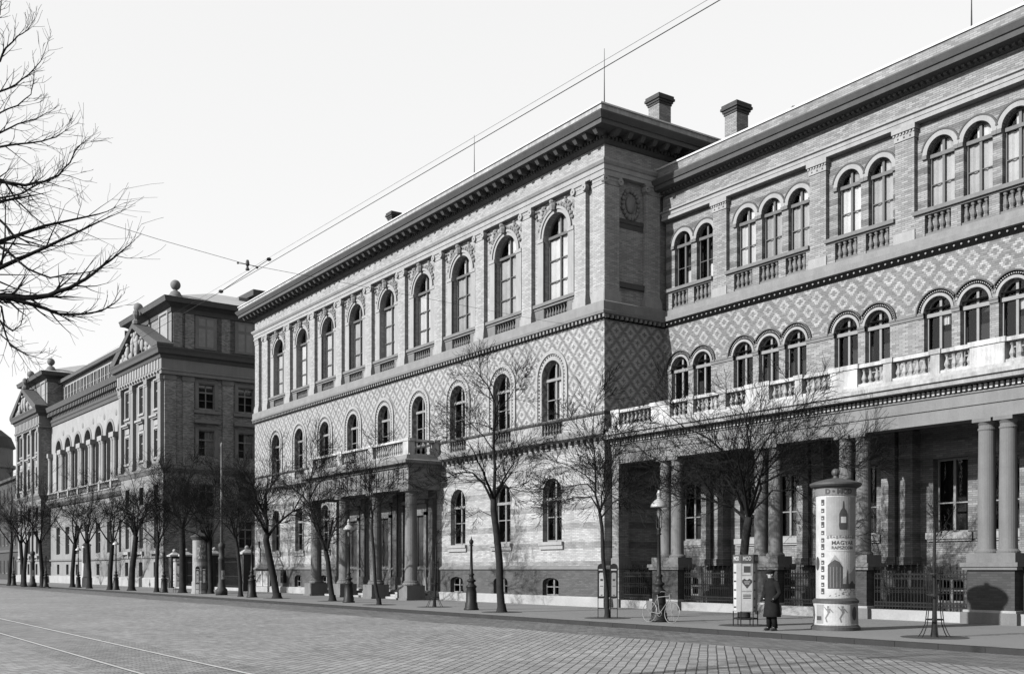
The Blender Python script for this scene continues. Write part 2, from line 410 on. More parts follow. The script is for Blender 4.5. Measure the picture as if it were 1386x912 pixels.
# ================================================================== ground
def sheet(name, x0, x1, y0, y1, z, m):
    mb = MB(); mb.add([(x0, y0, z), (x1, y0, z), (x1, y1, z), (x0, y1, z)], [(0, 1, 2, 3)])
    return structure(mb.obj(name, m))
sheet('ground', -1500, 1500, -1500, 1500, -0.25, 'earth')
def subdiv_road(name, x0, x1, y0, y1, z, m): return sheet(name, x0, x1, y0, y1, z, m)
sheet('road', -600, 80, 7.75, 19.5, -0.13, 'setts')
sheet('road_near_side', -600, 80, 3.0, 4.9, -0.13, 'setts')
sheet('road_gutter_strip', -600, 80, 19.5, 22.75, -0.13, 'setts_strip')
sheet('tram_track_bed', -600, 80, 4.9, 7.75, -0.13, 'setts_track')
mb = MB()
for y in (5.5, 7.12):
    mb.mi = 0; mb.box(-600, 80, y - 0.026, y + 0.026, -0.14, -0.114); mb.mi = 1; mb.box(-600, 80, y + 0.03, y + 0.075, -0.14, -0.125); mb.box(-600, 80, y - 0.06, y - 0.03, -0.14, -0.125)
structure(mb.obj('tram_rails', ['rail_steel', 'kerb_stone']))
mb = MB(); mb.box(-600, 80, 22.95, 80, -0.2, 0.0); structure(mb.obj('pavement', 'sidewalk'))
mb = MB()
x = -200.0
while x < 60:
    mb.box(x + 0.005, x + 1.195, 22.72, 22.95, -0.2, 0.006); x += 1.2
structure(mb.obj('kerb', 'kerb_stone'))
mb = MB(); mb.box(-600, 80, -12, 3.0, -0.2, 0.0); structure(mb.obj('near_pavement', 'sidewalk'))

# ================================================================== main block
XR, XL, YF = -38.9, -83.35, 32.0
BC = [-43.0 - 4.485 * k for k in range(9)]
PILC = [-40.75] + [-45.22 - 4.485 * k for k in range(8)] + [-81.1]
main = thing('brick_building', 'three-storey patterned brick block with tall arched windows, heavy bracketed cornice and columned doorway', 'building', (0, 0, 0))
edges = [XR] + [-45.2425 - 4.485 * k for k in range(8)] + [XL]
# stone base and dark brick plinth
mb = MB(); mb.sweep([(XL, 60), (XL, YF), (XR, YF), (XR, 36.5)][1:3] + [(XR, 36.5)], [(-.1, 0), (.28, 0), (.28, .40), (.2, .47), (-.1, .47)])
mb.obj('stone_base', 'base_stone', main)
mb = MB(); portal = (3, 4, 5)
for k in range(9):
    xa, xb = edges[k + 1], edges[k]
    hs = [] if k in portal else [segm(BC[k], 1.35, 0.475, 1.12, 0.24)]
    mb.panel(xa, xb, 0.42, 1.8, YF - 0.1, hs, 0.3)
mb.add([(XR + .1, YF - .1, .42), (XR + .1, 36.5, .42), (XR + .1, 36.5, 1.8), (XR + .1, YF - .1, 1.8)], [(0, 1, 2, 3)])
mb.obj('plinth', 'brick_plinth', main)
mb = MB(); mb.sweep([(XL, YF), (XR, YF), (XR, 35.6)], [(-.05, 1.74), (.16, 1.74), (.2, 1.80), (.14, 1.88), (.04, 1.96), (-.05, 1.96)]); mb.obj('plinth_moulding', 'trim', main)
# ground floor wall
mb = MB()
for k in range(9):
    hs = [rect(-56.5 - 4.44 * (k - 3), 2.1, 1.97, 6.0)] if k in portal else [arch(BC[k], 1.6, 3.15, 5.53)]
    mb.panel(edges[k + 1], edges[k], 1.95, 7.85, YF, hs, 0.42)
mb.add([(XR, YF, 1.95), (XR, 36.0, 1.95), (XR, 36.0, 9.15), (XR, YF, 9.15)], [(0, 1, 2, 3)])
mb.obj('ground_floor_wall', 'brick_main_band', main)
# band with brackets and parapet zone
mb = MB(); mb.sweep([(XL, YF), (XR, YF), (XR, 32.3)], [(-.05, 7.98), (.12, 7.98), (.34, 8.10), (.38, 8.26), (.30, 8.30), (.12, 8.46), (-.05, 8.46)]); mb.obj('belt_cornice', 'terracotta_light', main)
mb = MB(); x = XL + .2
while x < XR: mb.box(x, x + .18, YF - .22, YF, 7.80, 7.979); x += .48
mb.obj('bracket_course', 'terracotta', main)
mb = MB()
for k in range(9):
    mb.panel(edges[k + 1], edges[k], 7.85, 9.12, YF - .005 if 0 else YF, [rect(BC[k], 1.7, 8.49, 9.06)], 0.3)
mb.obj('apron_wall', 'brick_main', main)
mb = MB(); mb.sweep([(XL, YF), (XR, YF), (XR, 32.3)], [(-.05, 9.08), (.07, 9.08), (.11, 9.14), (.11, 9.2), (-.05, 9.2)]); mb.obj('sill_rail', 'terracotta', main)
bal = MB()
for i in range(7): baluster(bal, -0.72 + i * .24, 0, 8.49, 9.07, .07, 6)
bal.mi = 1; bal.box(-.85, .85, .17, .19, 8.49, 9.07)  # black sheet paints the shade behind the balusters
balm = bal.mesh('window_balusters', ['trim', 'shade_and_ring_black'])
for k in range(9):
    if k in portal: continue
    put(balm, 'window_balustrade', main, (BC[k], YF + .1, 0))
# first floor
mb = MB()
for k in range(9): mb.panel(edges[k + 1], edges[k], 9.2, 13.5, YF, [arch(BC[k], 1.64, 9.22, 11.39)], 0.42)
mb.add([(XR, YF, 9.15), (XR, 36.0, 9.15), (XR, 36.0, 13.5), (XR, YF, 13.5)], [(0, 1, 2, 3)])
mb.obj('first_floor_wall', 'brick_diaper', main)
fr = MB(); fr.ring(0, 11.39, .83, .97, -.05, .1, 20, legs=9.2); fr.ring(0, 11.39, 1.15, 1.33, -.08, .1, 20, legs=9.2)
fr.ring(0, 11.39, .97, 1.15, -.02, .1, 20, legs=9.2)
sur = fr.mesh('window_surround', 'trim_light')
dots = MB()
for i in range(19):
    a = PI * i / 18; dots.cbox(1.06 * math.cos(a), -.02, 11.36 + 1.06 * math.sin(a), 11.43 + 1.06 * math.sin(a), .09, .06)
for i in range(11):
    for s_ in (-1, 1): dots.cbox(s_ * 1.06, -.02, 9.35 + i * .185, 9.42 + i * .185, .09, .06)
dotm = dots.mesh('rosettes', 'terracotta')
# belt over first floor
mb = MB(); mb.sweep([(XL, YF), (XR, YF), (XR, 35.7)], [(-.05, 13.48), (.05, 13.48), (.05, 13.70), (.26, 13.74), (.3, 13.86), (.22, 13.90), (.22, 14.30), (.16, 14.36), (-.3, 14.36), (-.3, 13.9), (-.05, 13.9)])
mb.obj('string_course', 'terracotta_light', main)
mb = MB(); x = XL
while x < XR + .1: mb.box(x, x + .13, YF - .2, YF - .05, 13.56, 13.72); x += .295
y = YF
while y < 35.7: mb.box(XR + .05, XR + .2, y, y + .13, 13.56, 13.72); y += .295
mb.obj('dentil_course', 'terracotta_light', main)
mb = MB(); mb.sweep([(XL, YF), (XR, YF), (XR, 35.7)], [(0.045, 13.5), (.062, 13.5), (.062, 13.71), (.045, 13.71)]); mb.obj('dentil_shade_band', 'shade_and_ring_black', main)  # thin black band, painted shade under the string course overhang
# upper floor
YU = YF + .24
mb = MB()
for k in range(9): mb.panel(edges[k + 1], edges[k], 14.36, 20.3, YU, [arch(BC[k], 2.06, 15.3, 18.6), rect(BC[k], 1.94, 14.45, 15.03)], 0.5)
mb.add([(XR - .24, YU, 14.36), (XR - .24, 36.2, 14.36), (XR - .24, 36.2, 20.3), (XR - .24, YU, 20.3)], [(0, 1, 2, 3)])
mb.obj('upper_floor_wall', 'brick_main', main)
def pilaster_mesh(w_, d, wall, z0=14.36, z1=19.87, volutes=True, mats=('brick_main', 'trim_light')):
    p = MB(); p.box(-w_ / 2, w_ / 2, 0, d + .05, z0 + .55, z1)
    p.mi = 1
    p.box(-w_ / 2 - .08, w_ / 2 + .08, -.08, d + .05, z0, z0 + .38); p.box(-w_ / 2 - .04, w_ / 2 + .04, -.04, d + .05, z0 + .381, z0 + .549)
    p.box(-w_ / 2 - .03, w_ / 2 + .03, -.03, d + .05, z1 + .001, z1 + .20)
    p.box(-w_ / 2 - .1, w_ / 2 + .1, -.1, d + .05, z1 + .36, z1 + .45)
    p.box(-w_ / 2 - .02, w_ / 2 + .02, -.05, d + .05, z1 + .201, z1 + .359)
    if volutes:
        for s_ in (-1, 1):
            o = len(p.v); p.ring(s_ * (w_ / 2 + .0), z1 + .2, .04, .17, -.13, .1, 10, 0, 2 * PI)
    p.mi = 0
    return p.mesh('pilaster', list(mats))
pm = pilaster_mesh(.86, .24, 0)
for x in PILC: put(pm, 'pilaster', main, (x, YF, 0))
for x in (XR - .43, XL + .43): put(pilaster_mesh(.80, .24, 0, volutes=False), 'pilaster', main, (x, YF, 0))
pms = pilaster_mesh(.9, .24, 0)
for y in (YF + .47, 35.05): put(pms, 'pilaster', main, (XR, y, 0), R(90))
# piers, archivolts, festoons over the upper windows
ar = MB(); ar.ring(0, 18.6, 1.04, 1.18, -.04, .1, 24); ar.ring(0, 18.6, 1.2, 1.34, -.10, .1, 24)
for s_ in (-1, 1): ar.box(s_ * 1.27 - .27, s_ * 1.27 + .27, -.09, .1, 18.42, 18.60); ar.box(s_ * 1.27 - .24, s_ * 1.27 + .24, -.05, .1, 15.3, 18.42)
archm = ar.mesh('archivolt', 'trim_light')
rnd = random.Random(5); oz = MB()
for i in range(15):
    a = R(20 + i * 10); oz.blob((1.47 * math.cos(a), -.06, 18.6 + 1.42 * math.sin(a)), rnd.uniform(.07, .13), (1, .7, 1))
for s_ in (-1, 1):
    for i in range(16): oz.blob((s_ * rnd.uniform(.8, 1.65), -.05, rnd.uniform(19.55, 20.15)), rnd.uniform(.06, .12), (1, .8, 1))
oz.blob((0, -.2, 19.95), .2, (.9, .9, 1.5)); oz.blob((0, -.28, 20.13), .13)
ornm = oz.mesh('festoon', 'terracotta_light')
rl = MB(); rl.box(-1.79, 1.79, -.16, .4, 15.14, 15.3); rl.box(-1.79, 1.79, -.08, .4, 15.02, 15.139)
for s_ in (-1, 1): rl.box(s_ * 1.38 - .4, s_ * 1.38 + .4, -.04, .3, 14.36, 15.019)
rl.box(-.97, .97, .02, .3, 14.36, 14.45)
for i in range(8): baluster(rl, -.82 + i * .234, .1, 14.45, 15.02, .075, 6)
rl.mi = 1; rl.box(-.97, .97, .27, .29, 14.45, 15.02)  # added black backing, shade between balusters put into colour
railm = rl.mesh('window_balustrade', ['trim', 'shade_and_ring_black'])
wu_out = arch(0, 2.06, 15.3, 18.6); wu_in = arch(0, 1.9, 15.4, 18.6)
WU = win_meshes('u', wu_out, wu_in, 2.06, 15.3, 19.63, 18.6, True, (16.35, 17.45), fm='frame_dark', curtain=[(-.96, 1.0, 15.3, 18.5), (-.98, -.1, 15.3, 18.5), (-.35, 1.0, 18.6, 19.6)])
wf_out = arch(0, 1.64, 9.22, 11.39); wf_in = arch(0, 1.5, 9.32, 11.39)
WF = win_meshes('f', wf_out, wf_in, 1.64, 9.22, 12.2, 11.3, True, (10.3,), fm='frame_paint', curtain=[(-.25, .12, 10.1, 12.1), (.1, .8, 9.3, 11.2), (.3, .8, 9.3, 10.2)])  # half-drawn curtains
wg_out = arch(0, 1.6, 3.15, 5.53); wg_in = arch(0, 1.46, 3.25, 5.53)
WG = win_meshes('g', wg_out, wg_in, 1.6, 3.15, 6.32, 5.3, True, (4.4,), fm='frame_paint')
cel = segm(0, 1.35, 0.475, 1.12, 0.24); celi = segm(0, 1.25, 0.53, 1.1, 0.2)
WC = win_meshes('c', cel, celi, 1.35, .475, 1.36, None, True, (0.9,), fm='frame_paint')
sill = MB(); sill.box(-.98, .98, -.16, .3, 2.98, 3.15); sill.box(-.98, .98, -.10, .1, 2.78, 2.979); sillm = sill.mesh('window_sill', 'trim_light')
cring = MB(); cring.ring(0, 1.12, .68, .86, -.13, .1, 12); cringm = cring.mesh('cellar_arch', 'brick_plinth')
for k in range(9):
    if k not in portal:
        add_window(main, WG, BC[k], YF + .28); put(sillm, 'window_sill', main, (BC[k], YF, 0))
        add_window(main, WC, BC[k], YF + .15)
    add_window(main, WF, BC[k], YF + .3, which={0: (0, 1), 1: (0,), 3: (2,)}.get(k, ()))
    s_ = put(sur, 'window_surround', main, (BC[k], YF, 0)); put(dotm, 'rosettes', s_)
    add_window(main, WU, BC[k], YU + .33, which=(0, 2) if k not in (6, 7) else (0,))
    a_ = put(archm, 'archivolt', main, (BC[k], YU, 0)); put(ornm, 'festoon', a_); put(railm, 'window_balustrade', main, (BC[k], YU, 0))
# side panel with cartouche between the side pilasters
sp = MB(); sp.box(32.98, 34.6, -.06, .05, 18.3, 18.5); sp.box(32.98, 34.6, -.03, .05, 18.05, 18.29); sp.box(32.98, 34.7, -.14, .05, 15.2, 15.45)
sp.obj('side_panel_sills', 'terracotta', main, loc=(XR - .24, 0, 0), rz=R(90))
ct = MB()
ct.blob((33.78, -.04, 19.25), .4, (.75, .35, 1.1), 12, 8)
for i in range(18):
    a = 2 * PI * i / 18; ct.blob((33.78 + .5 * math.cos(a), -.06, 19.25 + .66 * math.sin(a)), rnd.uniform(.09, .15), (1, .8, 1))
ct.obj('cartouche', 'terracotta_light', main, smooth=True, loc=(XR - .24, 0, 0), rz=R(90))
# entablature
PATH = [(XL, 60), (XL, YF), (XR, YF), (XR, 58)]
mb = MB(); mb.sweep(PATH, [(-.3, 20.32), (.06, 20.32), (.06, 20.52), (.1, 20.53), (.1, 20.74), (.16, 20.78), (.24, 20.9), (.24, 20.98), (.03, 21.02), (-.3, 21.02)]); mb.obj('architrave', 'trim_light', main)
mb = MB(); mb.sweep(PATH, [(-.3, 21.0), (.0, 21.0), (.0, 21.78), (-.3, 21.78)]); mb.obj('frieze', 'brick_main', main)
mb = MB(); mb.sweep(PATH, [(-.3, 21.72), (.08, 21.72), (.16, 21.80), (.22, 21.86), (.22, 22.12), (1.02, 22.14), (1.02, 22.34), (1.08, 22.36), (1.22, 22.58), (1.24, 22.64), (-.3, 22.70)]); mb.obj('cornice', 'terracotta', main)
mb = MB(); x = XL - .5; cor_ = [o for o in main.children if o.name.startswith('cornice')][0]; mb.taper(0, 0, 21.90, 22.139, .1, .16, .14, .36); mo_ = mb.mesh('modillion', 'terracotta')
while x < XR + .8: put(mo_, 'modillion', cor_, (x + .14, YF - .58, 0)); x += .765
y = YF
while y < 50: put(mo_, 'modillion', cor_, (XR + .58, y + .14, 0), R(90)); y += .765
mb = MB(); x = XL
while x < XR + .3: mb.box(x, x + .11, YF - .32, YF - .22, 21.87, 22.02); x += .22
y = YF
while y < 45: mb.box(XR + .22, XR + .32, y, y + .11, 21.87, 22.02); y += .22
mb.obj('dentil_course', 'terracotta', main)
mb = MB(); mb.sweep(PATH, [(.6, 22.66), (1.02, 22.66), (1.0, 23.02), (.6, 23.02)]); mb.obj('parapet', 'weathered_grey', main)
mb = MB(); mb.sweep(PATH, [(.55, 23.0), (1.07, 23.0), (1.07, 23.07), (.55, 23.1)]); mb.obj('coping', 'zinc', main)
mb = MB(); mb.add([(XL - .7, YF - .7, 22.9), (XR + .7, YF - .7, 22.9), (XR + .7, 60, 22.9), (XL - .7, 60, 22.9), (XL + 9, YF + 12, 25.3), (XR - 12, YF + 12, 25.3)], [(0, 1, 5, 4), (1, 2, 5), (2, 3, 4, 5), (3, 0, 4)]); mb.obj('roof', 'slate', main)
mb = MB(); mb.box(XL + .2, XR - .7, YF + 1.2, YF + 1.4, 0, 22); mb.obj('dark_interior', 'inside_dark', main)  # near-black sheet in place of the shade in the rooms
mb = MB(); mb.add([(XL, YF, 0), (XL, 60, 0), (XL, 60, 21.1), (XL, YF, 21.1)], [(0, 3, 2, 1)]); mb.add([(XR, 36, 9), (XR, 60, 9), (XR, 60, 21.1), (XR, 36, 21.1)], [(0, 1, 2, 3)])
mb.obj('side_wall', 'brick_main', main)
def chimney(parent, x, y, z0, z1, wx, wy):
    c = MB(); c.cbox(x, y, z0, z1 - .5, wx, wy); c.mi = 1
    for i, (dz, e) in enumerate(((.5, .04), (.38, .09), (.26, .16), (.12, .12))): c.cbox(x, y, z1 - dz, z1 - dz + .12, wx + 2 * e, wy + 2 * e)
    c.cbox(x, y, z1, z1 + .06, wx * .6, wy * .6)
    return c.obj('chimney', ['brick_wing', 'brick_dark'], parent)
chimney(main, -43.2, 39.4, 22.9, 27.25, .85, .85)
chimney(main, -67.3, 36.1, 22.9, 27.0, .6, .6)
mb = MB()
for (px_, Y, zt, zb) in ((642, 33.6, 183, 250), (818, 33.3, 66, 150)):
    a, b = at(px_, zt, Y), at(px_, zb, Y); mb.tube([b, (a + b) / 2, a], [.03, .02, .01], 4)
mb.obj('lightning_rod', 'iron', main)
# portal
PC = [-54.3, -58.7, -63.1, -67.5]; YP = 30.25
col = MB(); col.cbox(0, 0, 0, .12, 1.3, 1.3); col.cbox(0, 0, .121, .85, 1.18, 1.18)
col.lathe(0, 0, [(.5, .851), (.52, .92), (.47, 1.0), (.42, 1.03), (.44, 1.08), (.375, 1.12), (.37, 1.2), (.365, 3.0), (.335, 5.85), (.32, 6.0), (.36, 6.03), (.36, 6.08), (.33, 6.1), (.33, 6.18), (.43, 6.27)], 20)
col.cbox(0, 0, 6.271, 6.4, .95, .95); colm = col.mesh('column', 'column_stone', False)
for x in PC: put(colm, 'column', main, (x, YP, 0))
PP = [(PC[3] - .45, YF), (PC[3] - .45, YP - .42), (PC[0] + .45, YP - .42), (PC[0] + .45, YF)]
mb = MB(); mb.sweep(PP, [(-.85, 6.4), (0, 6.4), (0, 6.78), (.05, 6.8), (.05, 6.86), (0, 6.88), (0, 7.62), (.12, 7.68), (.12, 7.8), (.42, 7.86), (.46, 8.02), (.3, 8.08), (.2, 8.34), (-.85, 8.34)])
mb.box(PC[3] - .4, PC[0] + .4, YP - .3, YF, 7.7, 8.3)
for i in range(24):
    x = PC[3] - .42 + i * (PC[0] - PC[3] + .84) / 23
    mb.box(x - .1, x + .1, YP - .47, YP - .42, 6.9, 7.55); mb.box(x - .12, x + .12, YP - .49, YP - .42, 6.72, 6.79)
mb.obj('portico_entablature', 'entablature_stone', main)
mb = MB()
def balustrade(mb, xa, xb, y, z0, z1, peds, axis='x', ped_w=.5, step=.27, r=.085, d=.34, bmi=1):
    """pedestals at peds, balusters between them, rail on top"""
    def B(a0, a1, b0, b1, c0, c1):
        if axis == 'x': mb.box(a0, a1, b0, b1, c0, c1)
        else: mb.box(b0, b1, a0, a1, c0, c1)
    B(xa, xb, y - d / 2, y + d / 2, z0, z0 + .1)
    B(xa, xb, y - d / 2 - .03, y + d / 2 + .03, z1 - .13, z1)
    last = xa
    for (c, w_) in list(peds) + [(xb + 9, .001)]:
        a, b = last, min(xb, c - w_ / 2); keep_ = mb.mi; mb.mi = bmi
        n = int((b - a) / step)
        for i in range(n):
            q = a + (b - a) * (i + .5) / n
            baluster(mb, *((q, y) if axis == 'x' else (y, q)), z0 + .1, z1 - .13, r, 8)
        mb.mi = keep_
        if c < xb + 5:
            mb.mi = bmi if w_ < .45 else keep_
            B(c - w_ / 2, c + w_ / 2, y - d / 2 - .05, y + d / 2 + .05, z0 + .001, z1 - .131)
            B(c - w_ / 2 - .05, c + w_ / 2 + .05, y - d / 2 - .09, y + d / 2 + .09, z1 - .135, z1 + .03)
        mb.mi = keep_; last = c + w_ / 2
balustrade(mb, PC[3] - .4, PC[0] + .4, YP - .15, 8.341, 9.3, [(x, .62) for x in PC[::-1]])
for x in (PC[0] + .12, PC[3] - .12): balustrade(mb, YP + .1, YF - .02, x, 8.342, 9.28, [(YF - .2, .3)], 'y', step=.3)
mb.obj('balcony_balustrade', ['weathered_white', 'weathered_grey'], main)
mb = MB()
for i in range(4): mb.box(PC[3] - .2 - (3 - i) * .0, PC[0] + .3, YP + .3 + i * .32, YF, i * .13, (i + 1) * .13)
mb.obj('entrance_steps', 'base_stone', main)
for k in range(3):
    cx = -56.5 - 4.44 * k
    d = MB(); d.box(-.95, .95, 0, .08, .52, 5.0)
    for s_ in (-1, 1):
        for (za, zb) in ((.8, 1.9), (2.1, 3.3), (3.5, 4.7)): d.box(s_ * .47 - .33, s_ * .47 + .33, -.04, 0, za, zb)
    d.box(-.03, .03, -.06, 0, .52, 5.0)
    o = d.obj('door', 'door_wood', main, loc=(cx, YF - .02, 0))
    f_ = MB()
    for s_ in (-1, 1): f_.box(s_ * 1.12 - .15, s_ * 1.12 + .15, -.2, .0, .52, 5.2)
    f_.box(-1.27, 1.27, -.2, .0, 5.0, 5.28); f_.box(-1.2, 1.2, -.14, 0, 5.29, 5.7); f_.box(-1.4, 1.4, -.38, 0, 5.71, 5.92)
    f_.obj('door_frame', 'trim', o)  # darker trim paints in the portico's shade on the frame
    p = MB()
    for s_ in (-1, 1): p.cbox(s_ * 1.85, -.12, .52, 6.4, .6, .24); p.cbox(s_ * 1.85, -.15, .52, 1.3, .72, .32)
    p.obj('door_pilaster', 'brick_plinth', main, loc=(cx, YF, 0))  # dark plinth brick puts the doorway shade into the colour
    h = MB(); h.blob((.12, -.1, 1.6), .05); h.obj('door_handle', 'pale_metal', o)

# ================================================================== right wing
WY, WX1 = 35.7, 2.0
wing = thing('brick_wing', 'long lower brick wing with grouped arched windows above a columned porch and white balcony', 'building')
per = 9.75
def bays():
    """(window centres, right pilaster centre)"""
    out = []; x0 = 0
    out.append(([-37.72, -36.22], -35.1))
    k = 0
    for k in range(4):
        b = -33.65 + per * k
        out.append(([b, b + 1.5, b + 3.0], b + 4.17))
        if b + 4.17 < WX1 - 6: out.append(([b + 5.6, b + 7.1], b + 8.33))
    return out
BAYS = bays()
BAYS = [b for b in BAYS if b[1] < WX1]
WXE = BAYS[-1][1] + .6
pils = [b[1] for b in BAYS]
wins = [x for b in BAYS for x in b[0]]
def cells(xs, lo, hi):
    e = [lo] + [(xs[i] + xs[i + 1]) / 2 for i in range(len(xs) - 1)] + [hi]
    return list(zip(e[:-1], e[1:]))
CW = cells(wins, XR, WXE)
# upper storey: recessed window wall behind pilasters
YW2 = WY + .2
mb = MB()
for (a, b), x in zip(CW, wins): mb.panel(a, b, 14.0, 18.9, YW2, [arch(x, 1.14, 15.32, 17.42)], .4)
mb.obj('upper_wall', 'brick_wing_band', wing)
pw = MB(); pw.box(-.42, .42, 0, .25, 14.31, 18.22); pw.mi = 1; pw.box(-.45, .45, -.04, .25, 18.221, 18.44); pw.box(-.52, .52, -.12, .25, 18.53, 18.71)
for i in range(7): pw.box(-.48 + i * .145, -.48 + i * .145 + .08, -.08, .2, 18.441, 18.529)
pw.box(-.44, .44, -.03, .2, 18.441, 18.529)
pw.mi = 2
for i in range(3): pw.box(-.3 + i * .27, -.24 + i * .27, -.055, .0, 18.3, 18.36)
pw.mi = 1; pw.box(-.47, .47, -.05, .25, 14.3, 14.7); pw.mi = 0
pwm = pw.mesh('pilaster', ['brick_wing', 'trim_light', 'ink'])
for x in pils: put(pwm, 'pilaster', wing, (x, WY, 0))
vo = MB(); vo.ring(0, 17.42, .57, .76, -.05, .1, 20)
vo.mi = 2; vo.ring(0, 17.42, .76, .82, -.075, .1, 18, R(12), R(168))
vo.mi = 1
for s_ in (-1, 1):
    vo.box(s_ * .66 - .1, s_ * .66 + .1, -.085, .1, 17.27, 17.42)
vom = vo.mesh('archivolt', ['trim_light', 'trim', 'terracotta'])
wa_out = arch(0, 1.14, 15.32, 17.42); wa_in = arch(0, 1.02, 15.4, 17.42)
WA = win_meshes('wu', wa_out, wa_in, 1.14, 15.32, 17.98, 17.38, True, (16.3,), .03, 'frame_dark', curtain=[(-.53, .56, 15.32, 17.3), (-.2, .56, 17.4, 17.95), (-.1, .5, 15.32, 16.1)])
lightw = 0
for i, x in enumerate(wins):
    put(vom, 'archivolt', wing, (x, YW2, 0)); add_window(wing, WA, x, YW2 + .2, which=(2,) if i < 2 else (0, 1))
# balustrades under the upper windows (one per bay)
prev = XR + .25
for (ws, p) in BAYS:
    a, b = prev, p - .42
    m = MB(); m.box(a, b, WY - .12, WY + .3, 15.17, 15.32); m.box(a, b, WY - .02, WY + .3, 15.10, 15.169)
    e = [a] + [(ws[i] + ws[i + 1]) / 2 for i in range(len(ws) - 1)] + [b]
    m.mi = 1
    spans = [(x - .55, x + .55) for x in ws]
    st = a
    for (s0, s1) in spans: m.box(st, s0, WY, WY + .3, 14.3, 15.099); st = s1
    m.box(st, b, WY, WY + .3, 14.3, 15.099); m.mi = 0
    for (s0, s1) in spans:
        m.box(s0, s1, WY + .05, WY + .3, 14.3, 14.42)
        for i in range(4): baluster(m, s0 + .16 + i * .26, WY + .12, 14.42, 15.1, .095, 8)
    m.mi = 2
    for (s0, s1) in spans: m.box(s0, s1, WY + .27, WY + .29, 14.42, 15.1)  # black backing, painted shade behind this row of balusters
    m.obj('window_balustrade', ['trim', 'brick_wing', 'shade_and_ring_black'], wing)
    prev = p + .42
WP = [(XR, WY), (WXE, WY)]
mb = MB(); mb.sweep(WP, [(-.25, 13.50), (.04, 13.50), (.04, 13.74), (.16, 13.78), (.18, 14.0), (.06, 14.04), (.06, 14.3), (-.25, 14.3)]); mb.obj('string_course', 'terracotta_light', wing)
mb = MB(); x = XR + .1
while x < WXE: mb.blob((x, WY - .09, 13.63), .045); x += .295
mb.obj('bead_course', 'trim_light', wing, smooth=True)
mb = MB(); mb.box(XR, WXE, WY - .055, WY - .042, 13.5, 13.74); mb.obj('bead_shade_band', 'shade_and_ring_black', wing)  # black strip behind the beads, overhang shadow painted as colour
# architrave, frieze, cornice, parapet
mb = MB(); mb.sweep(WP, [(-.3, 18.71), (.12, 18.71), (.12, 18.86), (.05, 18.88), (.09, 18.9), (.09, 19.04), (.17, 19.08), (.17, 19.15), (.0, 19.17), (-.3, 19.17)]); mb.obj('architrave', 'trim_light', wing)
mb = MB(); mb.sweep(WP, [(-.2, 19.16), (0, 19.16), (0, 20.0), (-.2, 20.0)]); mb.obj('frieze', 'brick_wing', wing)
mb = MB(); mb.sweep(WP, [(-.2, 19.92), (.1, 19.92), (.2, 20.02), (.62, 20.08), (.66, 20.26), (.72, 20.28), (.82, 20.48), (.8, 20.54), (-.2, 20.6)]); mb.obj('cornice', 'terracotta', wing)
mb = MB(); x = XR + .1
while x < WXE: mb.box(x, x + .12, WY - .34, WY - .08, 19.94, 20.03); x += .24
mb.obj('dentil_course', 'terracotta', wing)
mb = MB(); mb.sweep(WP, [(.15, 20.54), (.5, 20.54), (.5, 21.06), (.15, 21.06)]); mb.obj('parapet', 'brick_parapet', wing)
mb = MB(); mb.sweep(WP, [(.0, 21.06), (.56, 21.06), (.56, 21.14), (.1, 21.36), (.0, 21.36)]); mb.obj('coping', 'zinc', wing)
mb = MB(); mb.add([(XR, WY - .1, 21.2), (WXE, WY - .1, 21.2), (WXE, 48, 24.0), (XR, 48, 22.6)], [(0, 1, 2, 3)]); mb.add([(XR, 48, 22.6), (WXE, 48, 24.0), (WXE, 60, 21), (XR, 60, 21)], [(0, 1, 2, 3)]); mb.obj('roof', 'slate', wing)
mb = MB(); mb.prism([(-37.0, 22.0), (-33.8, 22.0), (-34.2, 24.0), (-35.4, 24.45), (-36.2, 23.9)], 41, 43.5); mb.obj('dormer', 'slate', wing)
chimney(wing, -37.2, 39.0, 20.5, 24.6, .8, .8)
mb = MB(); a, b = at(1315, -20, 37.), at(1315, 45, 37.); mb.tube([b, a], [.035, .012], 4); mb.obj('lightning_rod', 'iron', wing)
# first floor (french windows on the balcony)
mb = MB(); ZS = 11.37
for (a, b), x in zip(CW, wins): mb.panel(a, b, 11.55, 13.55, WY, [[(q, max(z, 11.5501)) for q, z in arch(x, 1.16, 11.551, 11.5511, 16)] if 0 else [(x - math.sqrt(.58**2 - .18**2), 11.5505), (x + math.sqrt(.58**2 - .18**2), 11.5505)] + [(x + .58 * math.cos(t_), ZS + .58 * math.sin(t_)) for t_ in [R(18.2) + (PI - 2 * R(18.2)) * i / 16 for i in range(17)]]], .4)
mb.obj('first_floor_wall', 'brick_diaper_wing', wing)
mb = MB()
for (a, b), x in zip(CW, wins): mb.panel(a, b, 8.2, 11.5495, WY, [rect(x, 1.16, 8.3, 11.549)], .4)
mb.obj('first_floor_piers', 'brick_wing', wing)
def ff_arch(la, ra):
    """la, ra: a neighbouring arch on that side cuts the ring short"""
    v = MB(); q = lambda r_: math.acos(min(1, .75 / r_))
    def lim(r_): return (q(r_) if ra else 0), (PI - q(r_) if la else PI)
    v.ring(0, ZS, .585, .69, -.05, .1, 20)
    v.mi = 1; a_, b_ = lim(.84); v.ring(0, ZS, .69, .84, -.01, .1, 20, a_, b_)
    v.mi = 2; a_, b_ = lim(.90); v.ring(0, ZS, .84, .89, -.09, .1, 20, a_, b_)
    v.mi = 0; a_, b_ = lim(.80); n = int((b_ - a_) / .11)
    for i in range(n + 1):
        a = a_ + (b_ - a_) * i / n; v.ring(0, ZS, .745, .79, -.04, .0, 1, a - .025, a + .025)
    return v.mesh('archivolt', ['trim_light', 'shade_and_ring_black', 'terracotta'])
